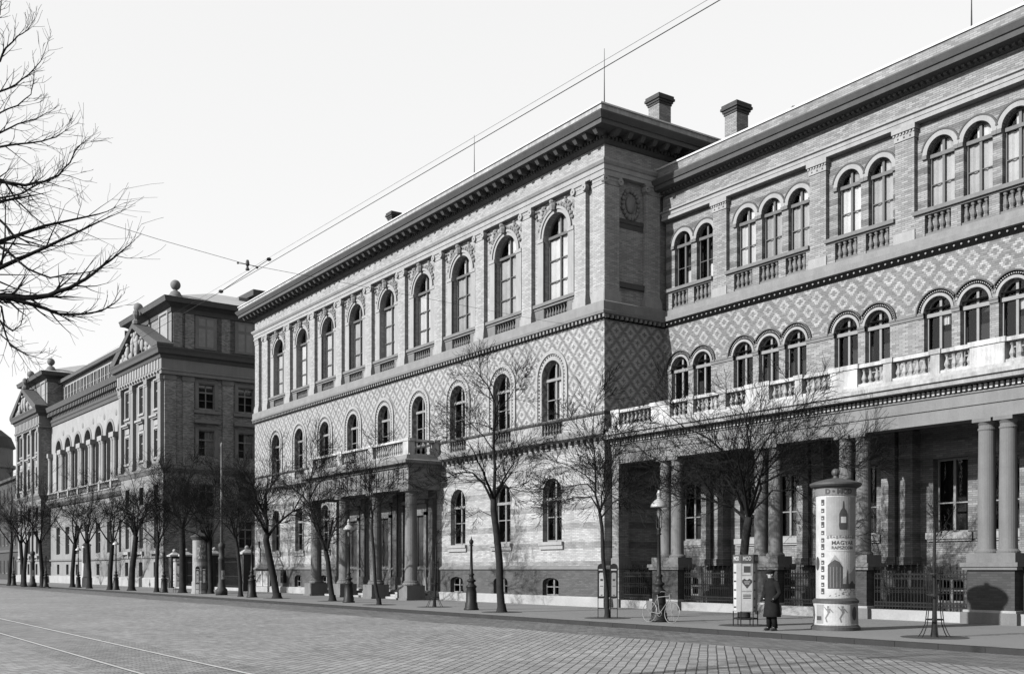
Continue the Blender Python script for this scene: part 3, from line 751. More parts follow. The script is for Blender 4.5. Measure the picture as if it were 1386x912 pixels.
FFA = {k: ff_arch(*k) for k in ((False, True), (True, True), (True, False))}
wb_out = arch(0, 1.16, 8.3, ZS); wb_in = arch(0, 1.04, 8.38, ZS)
WB = win_meshes('wf', wb_out, wb_in, 1.16, 8.3, ZS + .57, ZS - .05, True, (9.6,), fm='frame_paint', curtain=[(.0, .3, 10.9, 11.3), (-.1, .05, 11.45, 11.8)])
for i, x in enumerate(wins):
    put(FFA[(i > 0 and x - wins[i - 1] < 1.7, i < len(wins) - 1 and wins[i + 1] - x < 1.7)], 'archivolt', wing, (x, WY, 0)); add_window(wing, WB, x, WY + .22, which={7: (0,), 8: (1,), 9: (0,)}.get(i, ()))
st = XR
for x in wins:
    mb = MB(); mb.box(st, x - .58, WY - .07, WY + .1, ZS - .02, ZS + .06); mb.box(st, x - .58, WY - .045, WY + .1, ZS - .14, ZS - .021); st = x + .58; mb.obj('impost_moulding', 'trim', wing)
# porch
CY = 32.72
PEDX = [p + .0 for p in pils]
mb = MB()
for (a, b), x in zip(CW, wins): pass
gw = []
prev = XR + .6
for (ws, p) in BAYS:
    c = sum(ws) / len(ws); n = len(ws)
    gw += [c - .98, c + .98] if n == 3 else [c]
CG = cells(gw, XR, WXE)
mb = MB()
for (a, b), x in zip(CG, gw): mb.panel(a, b, 1.9, 7.9, WY, [rect(x, 1.42, 3.14, 5.9)], .35)
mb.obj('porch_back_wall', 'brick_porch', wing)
mb = MB()
for (a, b), x in zip(CG, gw): mb.panel(a, b, 0, 1.9, WY - .12, [segm(x, 1.2, .55, 1.3, .2)], .3)
mb.obj('porch_plinth', 'brick_plinth', wing)
gr_out = rect(0, 1.42, 3.14, 5.9); gr_in = rect(0, 1.3, 3.22, 5.82)
WR = win_meshes('pg', gr_out, gr_in, 1.42, 3.14, 5.9, None, True, (4.25,), fm='frame_paint')
c2 = segm(0, 1.2, .55, 1.3, .2); c2i = segm(0, 1.1, .62, 1.28, .16)
WC2 = win_meshes('pc', c2, c2i, 1.2, .55, 1.5, None, True, (1.0,), fm='frame_paint')
for x in gw:
    add_window(wing, WR, x, WY + .3); add_window(wing, WC2, x, WY + .1)
    m = MB(); m.box(x - .95, x + .95, WY - .14, WY + .1, 2.9, 3.14); m.box(x - .9, x + .9, WY - .08, WY + .1, 2.82, 2.899); m.obj('window_sill', 'trim_light', wing)
wp = MB(); wp.box(-.3, .3, -.5, .05, 2.25, 7.0); wp.box(-.36, .36, -.56, .05, 1.95, 2.249); wpm = wp.mesh('wall_pilaster', 'brick_porch')
for p in PEDX:
    for s_ in (-.39, .39): put(wpm, 'wall_pilaster', wing, (p + s_, WY, 0))
# side pier against the main block
mb = MB(); mb.box(XR + .101, XR + .55, CY - .32, CY + .3, 2.3, 6.6); mb.mi = 1; mb.box(XR + .101, XR + .62, CY - .36, CY + .34, 6.45, 6.72); mb.box(XR + .101, XR + .66, CY - .4, CY + .36, 1.8, 2.3); mb.mi = 0; mb.box(XR + .25, XR + .6, CY - .34, CY + .32, .4, 1.8)
mb.mi = 1; mb.box(XR + .29, XR + .7, CY - .45, CY + .4, 0, .4); mb.obj('end_pier', ['brick_wing', 'entablature_stone'], wing)
colw = MB(); colw.lathe(0, 0, [(.36, 2.3), (.37, 2.36), (.33, 2.4), (.29, 2.44), (.285, 2.6), (.28, 4.2), (.255, 6.3), (.28, 6.34), (.28, 6.38), (.25, 6.4), (.25, 6.48), (.32, 6.58)], 24); colw.cbox(0, 0, 6.581, 6.7, .66, .66)
colwm = colw.mesh('column', 'column_stone', False)
ped = MB(); ped.box(-.85, .85, -.42, .42, 2.0, 2.3); ped.box(-1.0, 1.0, -.55, .5, 1.86, 1.999); ped.box(-.95, .95, -.5, .46, 1.76, 1.859); ped.mi = 1; ped.box(-.82, .82, -.4, .4, .46, 1.76); ped.mi = 2; ped.box(-.92, .92, -.5, .45, .38, .459); ped.mi = 0; ped.box(-.98, .98, -.56, .5, 0, .379)
pedm = ped.mesh('column_pedestal', ['column_stone', 'brick_dark', 'trim_light'])
for p in PEDX:
    put(pedm, 'column_pedestal', wing, (p, CY, 0))
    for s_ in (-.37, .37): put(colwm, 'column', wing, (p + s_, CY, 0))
EP = [(XR + .1, CY - .33), (WXE, CY - .33)]
mb = MB(); mb.sweep(EP, [(-.7, 6.7), (0, 6.7), (0, 7.14), (.05, 7.16), (.05, 7.52), (.1, 7.55), (.1, 7.60), (.06, 7.61), (.06, 7.84), (-.7, 7.84)]); mb.obj('porch_architrave', 'entablature_stone', wing)
mb = MB(); x = XR + .2
while x < WXE: mb.box(x, x + .1, CY - .51, CY - .39, 7.63, 7.79); x += .19
mb.obj('dentil_course', 'weathered_white', wing)
mb = MB(); mb.box(XR + .1, WXE, CY - .40, CY - .392, 7.61, 7.84); mb.obj('dentil_shade_band', 'shade_and_ring_black', wing)  # black strip paints the shadow band below the balcony slab
mb = MB(); mb.sweep(EP, [(-3.2, 7.84), (.5, 7.84), (.54, 7.98), (.62, 8.0), (.62, 8.14), (.5, 8.16), (.45, 8.30), (-3.2, 8.30)]); mb.obj('balcony_slab', 'weathered_grey', wing)
pl = []
pw_ = 1.15
for p in PEDX: pl.append((p + .1, 1.2))
pl2 = [(XR + .85, .5)] + pl
mid = []
for (ws, p), q in zip(BAYS[1:], PEDX[:-1]):
    n = 2 if len(ws) == 3 else 1
    for i in range(n): mid.append((q + (p - q) * (i + 1) / (n + 1) + .1, .34))
mb = MB(); balustrade(mb, XR + .6, WXE, CY - .55, 8.301, 9.1, sorted(pl2 + mid), step=.25, r=.095)
mb.obj('balcony_balustrade', ['weathered_white', 'weathered_grey'], wing)
mb = MB(); mb.box(XR + .1, WXE, WY + 1.0, WY + 1.2, 0, 20); mb.obj('dark_interior', 'inside_dark', wing)  # near-black sheet paints room darkness behind the wing windows
mb = MB(); mb.box(XR + .1, WXE, CY, WY + .0, 7.2, 7.83); mb.obj('porch_ceiling', 'inside_dark', wing)  # near-black colour paints in the deep shade under the porch
mb = MB(); mb.box(WXE - .05, WXE, WY, 60, 0, 21.1); mb.obj('end_wall', 'brick_wing', wing)
# iron fences between the pedestals
def fence(x0, x1, y, label):
    t = thing('iron_fence', label, 'fence', ((x0 + x1) / 2, y, 0), 0, 'iron fences between the porch pedestals')
    L = x1 - x0; m = MB(); m.box(-L / 2, L / 2, -.2, .2, 0, .36); m.obj('stone_kerb', 'base_stone', t)
    m = MB()
    for z in (.48, .62, 1.45, 1.62): m.box(-L / 2, L / 2, -.018, .018, z - .018, z + .018)
    n = int(L / .125)
    for i in range(n + 1):
        x = -L / 2 + L * i / n; big = i % 2 == 0
        m.box(x - .011, x + .011, -.011, .011, .36, 1.78 if big else 1.62)
        if big:
            m.lathe(x, 0, [(.01, 1.76), (.045, 1.84), (.012, 1.88), (.03, 1.91), (.0, 2.02)], 4, caps=False)
        else: m.lathe(x, 0, [(.01, 1.6), (.03, 1.66), (.0, 1.76)], 4, caps=False)
        if i < n:
            xm = x + L / n / 2
            for (zc, r_) in ((.55, .05), (1.535, .06), (1.0, .05), (1.13, .035)):
                m.ring(xm, zc, r_ - .014, r_, -.01, .01, 8, 0, 2 * PI)
    m.obj('railing', 'iron', t)
ends = [XR + .75] + [v for p in PEDX for v in (p - .98, p + .98)]
fl = ['iron fence between the main block corner and the first porch pedestal', 'iron fence between the first and second pedestals, left of the poster-clad tree stand',
      'short iron fence just behind the man and the advertising column', 'iron fence with spear tips behind the guarded sapling at right', 'iron fence right of the last porch pedestal in view']
for i in range(len(fl)):
    fence(ends[2 * i], ends[2 * i + 1], CY - .15, fl[i])

# ================================================================== palace at the left end of the street
UA = math.atan2(0.03741991, 0.9992996)          # turned slightly from the street line
pal = thing('pedimented_palace', 'large dark palace with two pedimented end pavilions, ball finials and tall arcaded centre', 'building', (-104.66, 31.0, 0), UA)
PW, PT, CT = 13.4, 62.1, 1.25                     # pavilion width, whole length, centre setback; local x = -s
def side_panel(parent, name, y0, y1, z0, z1, x, holes, m, depth=.35):
    mb = MB(); mb.panel(y0, y1, z0, z1, 0, holes, depth); return mb.obj(name, m, parent, loc=(x, 0, 0), rz=R(90))
pwu = rect(0, 1.25, 17.7, 20.3); WPu = win_meshes('p', pwu, rect(0, 1.09, 17.78, 20.22), 1.25, 17.7, 20.3, 19.4, True, (18.55,), fm='frame_paint', curtain=[(-.6, .6, 19.7, 20.3)])
WPm = win_meshes('p', rect(0, 1.25, 12.9, 15.5), rect(0, 1.09, 12.98, 15.42), 1.25, 12.9, 15.5, 14.6, True, (13.7,), fm='frame_paint', curtain=[(-.6, .6, 15.0, 15.5)])
WPl = win_meshes('p', rect(0, 1.25, 3.9, 7.0), rect(0, 1.09, 3.98, 6.92), 1.25, 3.9, 7.0, 6.1, True, (5.0,), fm='frame_paint')
WPc = win_meshes('p', rect(0, 1.1, 1.05, 2.5), rect(0, 1.0, 1.1, 2.45), 1.1, 1.05, 2.5, None, True, (), fm='frame_dark')
WPs = win_meshes('p', rect(0, 1.65, 17.7, 20.1), rect(0, 1.5, 17.78, 20.02), 1.65, 17.7, 20.1, 19.3, True, (18.5,), fm='frame_paint', curtain=[(-.8, .8, 19.8, 20.1)])
WPs2 = win_meshes('p', rect(0, 1.65, 13.0, 15.5), rect(0, 1.5, 13.08, 15.42), 1.65, 13.0, 15.5, 14.6, True, (13.8,), fm='frame_paint', curtain=[(-.1, .8, 13.1, 15.4)])
ped_tag = [0]
def pavilion(x1):
    x0 = x1 - PW; cs = [x1 - 2.1, x1 - 6.7, x1 - 11.3]
    e = [x0, x1 - 9.0, x1 - 4.4, x1][::1]
    mb = MB()
    for c, (a, b) in zip(cs, ((x1 - 4.4, x1), (x1 - 9.0, x1 - 4.4), (x0, x1 - 9.0))):
        mb.panel(a, b, 12.0, 20.75, 0, [rect(c, 1.25, 17.7, 20.3), rect(c, 1.25, 12.9, 15.5)], .25)
        mb.panel(a, b, 2.9, 12.0, -.08, [rect(c, 1.25, 3.9, 7.0), rect(c, 1.25, 8.3, 10.1)], .3)
        mb.panel(a, b, .9, 2.9, -.14, [rect(c, 1.1, 1.05, 2.5)], .3)
    mb.obj('pavilion_wall', 'plaster', pal)
    for c in cs:
        add_window(pal, WPu, c, .2); add_window(pal, WPm, c, .2); add_window(pal, WPl, c, .2); add_window(pal, WPc, c, .1)
        f_ = MB()
        for (za, zb) in ((17.7, 20.3), (12.9, 15.5)):
            for s_ in (-1, 1): f_.box(c + s_ * .75 - .13, c + s_ * .75 + .13, -.1, .05, za - .1, zb + .1)
            f_.box(c - .88, c + .88, -.1, .05, zb + .101, zb + .3); f_.box(c - .95, c + .95, -.16, .05, za - .3, za - .101)
        f_.box(c - 1.1, c + 1.1, -.45, .05, 16.75, 16.95); f_.box(c - 1.0, c + 1.0, -.3, .05, 16.6, 16.749); f_.box(c - .6, c + .6, -.08, .05, 15.95, 16.5)
        f_.box(c - 1.0, c + 1.0, -.35, .05, 3.3, 3.6)
        for s_ in (-1, 1): f_.box(c + s_ * .85 - .1, c + s_ * .85 + .1, -.3, .05, 2.9, 3.299)
        f_.obj('window_trim', 'trim_light', pal)
    p = MB(); p.box(-.42, .42, -.35, .05, 12.6, 20.2); p.box(-.5, .5, -.42, .05, 11.9, 12.599); p.box(-.52, .52, -.45, .05, 20.201, 20.7)
    p.box(-.46, .46, -.4, .05, 20.0, 20.2); pmh = p.mesh('pilaster', 'plaster')
    for x in (x0 + .45, x1 - 9.0, x1 - 4.4, x1 - .45): put(pmh, 'pilaster', pal, (x, 0, 0))
    q = [(x0, CT + 2), (x0, 0), (x1, 0), (x1, 26)] if x1 > -1 else [(x0, 26), (x0, 0), (x1, 0), (x1, CT + 2)]
    x1 = float(x1)
    mb = MB(); mb.sweep(q, [(-.3, 11.2), (.15, 11.2), (.35, 11.5), (.45, 11.6), (.45, 11.8), (-.3, 11.9)]); mb.sweep(q, [(-.2, 2.85), (.2, 2.85), (.26, 2.95), (.2, 3.1), (-.2, 3.1)]); mb.obj('belt_course', 'trim', pal)
    mb = MB(); mb.sweep(q, [(-.3, 20.7), (.4, 20.7), (.4, 21.0), (.48, 21.05), (.48, 21.15), (.4, 21.2), (.4, 22.2), (-.3, 22.2)]); mb.obj('frieze', 'plaster', pal)
    mb = MB(); mb.sweep(q, [(-.3, 22.2), (.5, 22.2), (.6, 22.5), (.85, 22.6), (.9, 22.9), (1.02, 23.15), (1.02, 23.25), (-.3, 23.35)]); mb.obj('cornice', 'terracotta', pal)
    mb = MB()
    k = 0
    while x0 + k * .85 < x1: mb.box(x0 + k * .85, x0 + k * .85 + .35, -.47, -.4, 21.25, 22.15); mb.box(x0 + k * .85, x0 + k * .85 + .35, -.6, -.4, 20.85, 21.0); k += 1
    mb.obj('triglyphs', 'trim_light', pal)
    mb = MB(); mb.sweep(q, [(-.2, 0), (.3, 0), (.3, .85), (.2, .95), (-.2, .95)]); mb.obj('stone_base', 'base_stone', pal)
    # pediment
    xc = (x0 + x1) / 2; hw = PW / 2 + .98; za, zp = 23.3, 26.7
    mb = MB()
    for s_ in (-1, 1):
        a = Vector((xc + s_ * hw, za)); b = Vector((xc, zp)); d = (b - a).normalized(); nrm = Vector((-d.y, d.x)) * (1 if s_ < 0 else -1)
        pts = [a, a + Vector((0, .0)), b - Vector((0, .75)), b + Vector((0, .12)), a + Vector((0, .35))]
        pts = [(a.x, a.y), (a.x - s_ * 1.6, a.y), (b.x, b.y - .48), (b.x, b.y), (a.x, a.y + .25)]
        if s_ > 0: pts = pts[::-1]
        mb.prism(pts, -1.02, .6)
    mb.obj('pediment', 'terracotta', pal)
    mb = MB(); mb.prism([(xc - hw + 1.2, za), (xc + hw - 1.2, za), (xc, zp - .5)], -.35, .6); mb.obj('tympanum', 'plaster_dark', pal)
    rr = random.Random(7 + int(x1)); mb = MB()
    for i in range(60):
        u = rr.uniform(-1, 1); hmax = (1 - abs(u)) * 2.9; zz = rr.uniform(.15, max(.2, hmax))
        mb.blob((xc + u * (hw - 1.9), -.5, za + zz), rr.uniform(.2, .42), (rr.uniform(.5, 1), .7, rr.uniform(.7, 1.5)), 7, 5)
    for u in (-.12, .12, -.4, .42):
        hmax = (1 - abs(u)) * 2.7; x = xc + u * (hw - 1.9)
        mb.blob((x, -.7, za + hmax * .5), .35, (.9, .8, hmax * 1.2), 8, 6); mb.blob((x, -.75, za + hmax * .98), .2, n=8, m=6)
    mb.obj('relief_figures', 'weathered_grey', pal, smooth=True)
    # attic block
    ax0, ax1, ay = x0 + .6, x1 - .2, .8
    mb = MB(); mb.panel(ax0, ax1, 23.3, 27.5, ay, [], .2)
    mb.obj('attic_wall', 'plaster', pal)
    mb = MB()
    for c in (ax0 + 2.2, ax1 - 2.2):
        for s_ in (-1, 1): mb.box(c + s_ * 1.2 - .12, c + s_ * 1.2 + .12, ay - .12, ay + .05, 24.2, 27.0)
        mb.box(c - 1.32, c + 1.32, ay - .12, ay + .05, 27.001, 27.2); mb.box(c - 1.32, c + 1.32, ay - .12, ay + .05, 24.0, 24.199)
        mb.box(c - 1.0, c + 1.0, ay - .02, ay + .05, 24.3, 26.9)
    mb.obj('attic_panel', 'trim_light', pal)
    q2 = [(ax0, 26), (ax0, ay), (ax1, ay), (ax1, 26)]
    mb = MB(); mb.sweep(q2, [(-.2, 26.9), (.1, 26.9), (.1, 27.35), (.5, 27.6), (.9, 27.7), (1.0, 28.1), (1.05, 28.2), (-.2, 28.3)]); mb.obj('attic_cornice', 'terracotta', pal)
    mb = MB(); mb.add([(ax0 - .6, ay - .6, 28.25), (ax1 + .6, ay - .6, 28.25), (ax1 + .6, 26, 28.25), (ax0 - .6, 26, 28.25), (ax0 + 5, ay + 6, 30.6), (ax1 - 5, ay + 6, 30.6), (ax1 - 5, 20, 30.6), (ax0 + 5, 20, 30.6)], [(0, 1, 5, 4), (1, 2, 6, 5), (2, 3, 7, 6), (3, 0, 4, 7), (4, 5, 6, 7)]); mb.obj('roof', 'roof_sheet', pal)
    mb = MB(); mb.add([(ax0, 26, 0), (ax0, .1, 0), (ax0, .1, 27.2), (ax0, 26, 27.2)], [(0, 1, 2, 3)]); mb.obj('attic_side', 'plaster_dark', pal)
    mb = MB(); mb.add([(x1, 0, 0), (x1, 26, 0), (x1, 26, 20.75), (x1, 0, 20.75)], [(0, 1, 2, 3)]) if x1 < -1 else mb.add([(x0, 26, 0), (x0, 0, 0), (x0, 0, 20.75), (x0, 26, 20.75)], [(0, 1, 2, 3)]); mb.add([(ax1, ay, 23.2), (ax1, 26, 23.2), (ax1, 26, 27.2), (ax1, ay, 27.2)], [(0, 1, 2, 3)]); mb.obj('pavilion_side_wall', 'brick_palace', pal)
    for x in (ax0 + .5, ax1 - .6):
        b = MB(); b.lathe(0, 0, [(.75, 28.2), (.75, 28.6), (.55, 28.8), (.45, 29.0), (.2, 29.15), (.2, 29.3)], 10); b.blob((0, 0, 29.7), .5, n=14, m=10)
        b.obj('ball_finial', 'trim', pal, smooth=True, loc=(x, ay + .6, .0))
    b = MB(); b.lathe(0, 0, [(.4, 26.9), (.4, 27.2), (.2, 27.4), (.35, 27.8), (.3, 28.2), (.1, 28.4)], 8); b.obj('gable_finial', 'trim', pal, loc=(xc, -.6, -.25))
pavilion(0.0); pavilion(-(PT - PW))
# shaded flank facing the gap
hs = []
tc = [4.25, 8.35, 12.45, 16.5, 20.6]
mb = MB(); prevt = 0
et = [0, 6.3, 10.4, 14.5, 18.6, 26]
for i, c in enumerate(tc):
    mb.panel(et[i], et[i + 1], 11.9, 20.75, 0, [rect(c, 1.65, 17.7, 20.1), rect(c, 1.65, 13.0, 15.5)], .35)
    mb.panel(et[i], et[i + 1], .9, 11.9, -.08, [rect(c, 1.5, 8.0, 10.2), rect(c, 1.5, 3.9, 6.6)], .35)
mb.obj('flank_wall', 'brick_palace', pal, loc=(0, 0, 0), rz=R(90))
WPx = win_meshes('p', rect(0, 1.5, 3.9, 6.6), rect(0, 1.36, 3.98, 6.52), 1.5, 3.9, 6.6, 5.8, True, (4.9,), fm='frame_paint')
WPy = win_meshes('p', rect(0, 1.5, 8.0, 10.2), rect(0, 1.36, 8.08, 10.12), 1.5, 8.0, 10.2, 9.5, True, (), fm='frame_paint')
for c in tc:
    for W_ in (WPs, WPs2): add_window(pal, W_, -.28, c, R(90))
    for W_ in (WPx, WPy): add_window(pal, W_, -.2, c, R(90))
for c in tc:
    f_ = MB()
    for (za, zb) in ((17.7, 20.1), (13.0, 15.5)):
        for s_ in (-1, 1): f_.box(c + s_ * 1.0 - .18, c + s_ * 1.0 + .18, -.08, .05, za - .1, zb + .1)
        f_.box(c - 1.2, c + 1.2, -.08, .05, zb + .101, zb + .35)
    f_.box(c - 1.35, c + 1.35, -.25, .05, 17.2, 17.5); f_.box(c - 1.3, c + 1.3, -.5, .05, 16.2, 16.5)
    f_.obj('window_trim', 'plaster_dark', pal, rz=R(90))
p = MB(); p.box(-.55, .55, -.16, .05, 11.9, 20.2); p.mi = 1; p.box(-.62, .62, -.22, .05, 20.201, 20.69); pfm = p.mesh('pilaster', ['brick_palace', 'plaster_dark'])
for t_ in (.56, 2.35, 6.4, 10.4, 14.5, 18.6): put(pfm, 'pilaster', pal, (0, t_, 0), R(90))
# attic flank with its blind windows
mb = MB(); mb.panel(.8, 26, 23.3, 27.2, 0, [], .2); mb.obj('attic_flank_wall', 'brick_palace', pal, loc=(-.2, 0, 0), rz=R(90))
for c in tc:
    mb = MB(); mb.box(c - 1.1, c + 1.1, -.08, .05, 23.6, 26.8); mb.mi = 1
    for s_ in (-.42, .42): mb.box(c + s_ - .33, c + s_ + .33, -.10, -.08, 25.9, 26.6); mb.box(c + s_ - .33, c + s_ + .33, -.10, -.08, 23.8, 25.6)
    mb.obj('blind_window', ['plaster_dark', 'poster_grey'], pal, loc=(-.2, 0, 0), rz=R(90))
for t_ in (1.4, 2.6, 6.3, 10.4): mb = MB(); mb.box(t_ - .45, t_ + .45, -.06, .05, 23.5, 26.9); mb.obj('attic_pilaster', 'brick_palace', pal, loc=(-.2, 0, 0), rz=R(90))
mb = MB(); mb.box(-6.5, -2, 10, 14, 30.3, 30.9); mb.obj('roof_light', 'slate', pal)
for (a, b, c) in ((9, 14.0, 30.2), (15, 18.0, 30.0), (18.6, 21.5, 29.9)): mb = MB(); mb.box(-4.4, -3.4, a, b, 28.5, c); mb.obj('chimney', 'plaster_dark', pal)
# arcade
cx0, cx1 = -(PT - PW), -PW; mid_ = (cx0 + cx1) / 2; AC = [mid_ + 4.55 * k for k in range(-3, 4)]
ea = [cx0] + [(AC[i] + AC[i + 1]) / 2 for i in range(6)] + [cx1]
mb = MB()
for i, c in enumerate(AC): mb.panel(ea[i], ea[i + 1], 11.7, 20.8, CT, [arch(c, 2.8, 11.75, 17.2)], 1.0)
mb.obj('arcade_wall', 'trim_light', pal)
mb = MB()
for i, c in enumerate(AC): mb.ring(c, 17.2, 1.42, 1.75, CT - .08, CT + .1, 16)
for x in ea[1:-1]: mb.blob((x, CT, 19.4), .38, (1, .25, 1), 10, 6)
mb.obj('arcade_mouldings', 'plaster', pal)
ac = MB()
for s_ in (-.42, .42): ac.lathe(s_, -.25, [(.33, 11.75), (.3, 11.95), (.27, 12.1), (.24, 16.2), (.34, 16.6)], 10)
ac.box(-.85, .85, -.62, .05, 16.6, 17.15); acm = ac.mesh('arcade_column', 'trim_light', False)
for x in ea: put(acm, 'arcade_column', pal, (x, CT, 0))
mb = MB(); mb.box(cx0, cx1, CT + 1.0, CT + 1.2, 11.7, 20.7); mb.obj('arcade_back_wall', 'inside_dark', pal)  # near-black colour puts the loggia's shade into the wall
mb = MB()
for i, c in enumerate(AC):
    mb.panel(ea[i], ea[i + 1], .9, 10.0, CT - .1, [rect(c, 1.9, 3.7, 7.2), rect(c, 1.2, 1.1, 2.4)], .4)
mb.obj('arcade_base_wall', 'plaster', pal)
mb = MB(); mb.box(cx0, cx1, CT - .35, CT, 0, .95); mb.obj('stone_base', 'base_stone', pal)
WPz = win_meshes('p', rect(0, 1.9, 3.7, 7.2), rect(0, 1.76, 3.78, 7.12), 1.9, 3.7, 7.2, 6.2, True, (5.0,), fm='frame_paint')
for c in AC: add_window(pal, WPz, c, CT + .25); add_window(pal, WPc, c, CT + .25)
mb = MB(); mb.sweep([(cx0, CT), (cx1, CT)], [(-.2, 10.0), (.3, 10.0), (.7, 10.4), (.75, 10.7), (-.2, 10.8)]); mb.sweep([(cx0, CT), (cx1, CT)], [(-.2, 2.85), (.3, 2.85), (.3, 3.05), (-.2, 3.05)]); mb.obj('belt_course', 'trim', pal)
mb = MB()
balustrade(mb, cx0, cx1, CT - .45, 10.8, 11.8, [(x, .6) for x in ea[1:-1]], step=.4, r=.12)
mb.obj('arcade_balustrade', ['trim_light', 'trim'], pal)
mb = MB(); mb.sweep([(cx0, CT), (cx1, CT)], [(-.2, 20.8), (.15, 20.8), (.15, 21.2), (.25, 21.3), (.25, 21.6), (.15, 21.65), (.15, 22.3), (.85, 22.5), (.95, 22.9), (1.0, 23.1), (-.2, 23.2)]); mb.obj('cornice', 'terracotta', pal)
mb = MB(); k = cx0 + .3
while k < cx1 - .3: mb.box(k, k + .25, CT - .75, CT - .15, 21.9, 22.38); k += .72
mb.obj('modillions', 'trim', pal)
mb = MB(); CY2 = CT + 1.6
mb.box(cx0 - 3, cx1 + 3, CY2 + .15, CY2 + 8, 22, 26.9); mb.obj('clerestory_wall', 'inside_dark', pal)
mb = MB(); k = cx0
n = 46
for i in range(n + 1):
    x = cx0 + (cx1 - cx0) * i / n; w_ = .16 if i % 2 else .06
    mb.box(x - w_, x + w_, CY2 - .12, CY2 + .2, 23.0, 26.2)
mb.box(cx0, cx1, CY2 - .1, CY2 + .2, 26.2, 26.7); mb.box(cx0, cx1, CY2 - .1, CY2 + .2, 22.8, 23.6); mb.box(cx0, cx1, CY2 - .03, CY2 + .1, 25.1, 25.2)
mb.obj('clerestory_frames', 'trim_light', pal)
mb = MB(); mb.box(cx0, cx1, CY2 + .1, CY2 + .14, 23.2, 26.3); mb.obj('clerestory_glass', 'poster_mid', pal)
mb = MB(); mb.box(cx0 - 1, cx1 + 1, CY2 - .7, CY2 + 12, 26.7, 27.15); mb.obj('clerestory_roof', 'terracotta', pal)
mb = MB(); mb.box(-PT + .5, -.6, CT + 2.2, CT + 2.4, 0, 22); mb.box(-.75, -.65, 1, 26, 0, 22); mb.obj('dark_interior', 'inside_dark', pal)  # near-black sheets stand in for shaded palace rooms

# ------------------------------------------------------------------ far end of the street
t = thing('dark_house', 'dark house at the far left end of the street', 'building', at(4, 770, 34.0).xyz * 1.0)
t.location = (-205, 33, 0)
mb = MB(); mb.box(-40, 14, 0, 14, 0, 17.2); mb.mi = 1; mb.sweep([(-40, 0), (14, 0), (14, 14)], [(-.2, 16.6), (.5, 16.8), (.6, 17.2), (-.2, 17.3)]); mb.sweep([(-40, 0), (14, 0), (14, 14)], [(-.2, 4.6), (.25, 4.7), (.25, 5.1), (-.2, 5.1)])
mb.obj('wall', ['brick_dark', 'terracotta'], t)
wm = MB(); wm.box(-.6, .6, -.08, 0, 0, 2.1); wm.mi = 1; wm.box(-.7, .7, -.14, 0, -.15, -.01); wm.mi = 0; wmm = wm.mesh('window', ['inside_dark', 'trim'])
for zz in (1.2, 6.0, 10.0, 13.6):
    for i in range(13): put(wmm, 'window', t, (-33 + i * 3.6, 0, zz))
    for i in range(3): put(wmm, 'window', t, (14, 2.5 + i * 4.2, zz), R(90))
mb = MB(); mb.box(-39, 13, 1, 13, 17.2, 17.8); mb.obj('roof', 'slate', t)
t = thing('round_tower', 'pale round corner tower with shallow dome beyond the dark house', 'tower', (-286.5, 42, 0))
mb = MB(); mb.lathe(0, 0, [(6, 0), (6, 26), (6.6, 26.3), (6.6, 27), (6, 27.1), (6, 31), (6.5, 31.3)], 24); mb.obj('wall', 'plaster', t)
mb = MB(); mb.lathe(0, 0, [(6.6, 31.3), (5.6, 33.8), (3.4, 35.6), (.5, 36.4), (.2, 37.2)], 24); mb.obj('dome', 'slate', t)
t = thing('distant_house', 'pale tall house far down the street beside the round tower', 'building', (-262, 52, 0))
mb = MB(); mb.box(-14, 10, 0, 10, 0, 24); mb.obj('wall', 'plaster', t); mb = MB(); mb.prism([(-14.5, 24), (10.5, 24), (8, 26.5), (-12, 26.5)], -.5, 10.5); mb.obj('roof', 'slate', t)
for i in range(6): put(wmm, 'window', t, (-12 + i * 3.8, 0, 20))

# ------------------------------------------------------------------ gate between palace and main block
gxs = [at(236, 770, 31.6).x, at(252, 770, 31.6).x, at(290, 770, 31.6).x, at(334, 770, 31.6).x]
gl = ['brick gate pillar with ball cap beside the palace corner', 'squat capped gate pillar just left of the far advertising column', 'capped gate pillar behind the tall tram mast', 'tall dark gate pillar with pale ball cap beside the main block']
gm = MB(); gm.cbox(0, 0, 0, .5, 1.0, 1.0); gm.cbox(0, 0, .501, 3.0, .85, .85)
gc = MB(); gc.cbox(0, 0, 3.001, 3.15, 1.15, 1.15); gc.taper(0, 0, 3.151, 3.4, .5, .5, .15, .15); gc.blob((0, 0, 3.55), .17, n=10, m=8)
gmm, gcm = gm.mesh('shaft', 'brick_dark'), gc.mesh('cap', 'weathered_white')
for x, l in zip(gxs, gl):
    t = thing('gate_pillar', l, 'pillar', (x, 31.6, 0), 0, 'gate pillars closing the gap'); put(gmm, 'shaft', t); put(gcm, 'cap', t)
fn = ['narrow iron gate leaf between the two left gate pillars', 'wide iron carriage gate behind the far advertising column', 'iron gate beside the main block, right of the tram mast']
for i in range(3):
    a, b = gxs[i] + .45, gxs[i + 1] - .45
    t = thing('iron_gate', fn[i], 'gate', ((a + b) / 2, 31.6, 0), 0, 'iron gates'); L = b - a
    m = MB(); m.box(-L / 2, L / 2, -.15, .15, 0, .25); m.obj('sill_stone', 'base_stone', t)
    m = MB(); k = int(L / .14)
    for j in range(k + 1):
        x = -L / 2 + L * j / k; m.box(x - .014, x + .014, -.014, .014, .25, 2.6 + .2 * (j % 2))
    for z in (.4, 1.2, 2.4): m.box(-L / 2, L / 2, -.02, .02, z - .03, z + .03)
    m.obj('railing', 'iron', t)

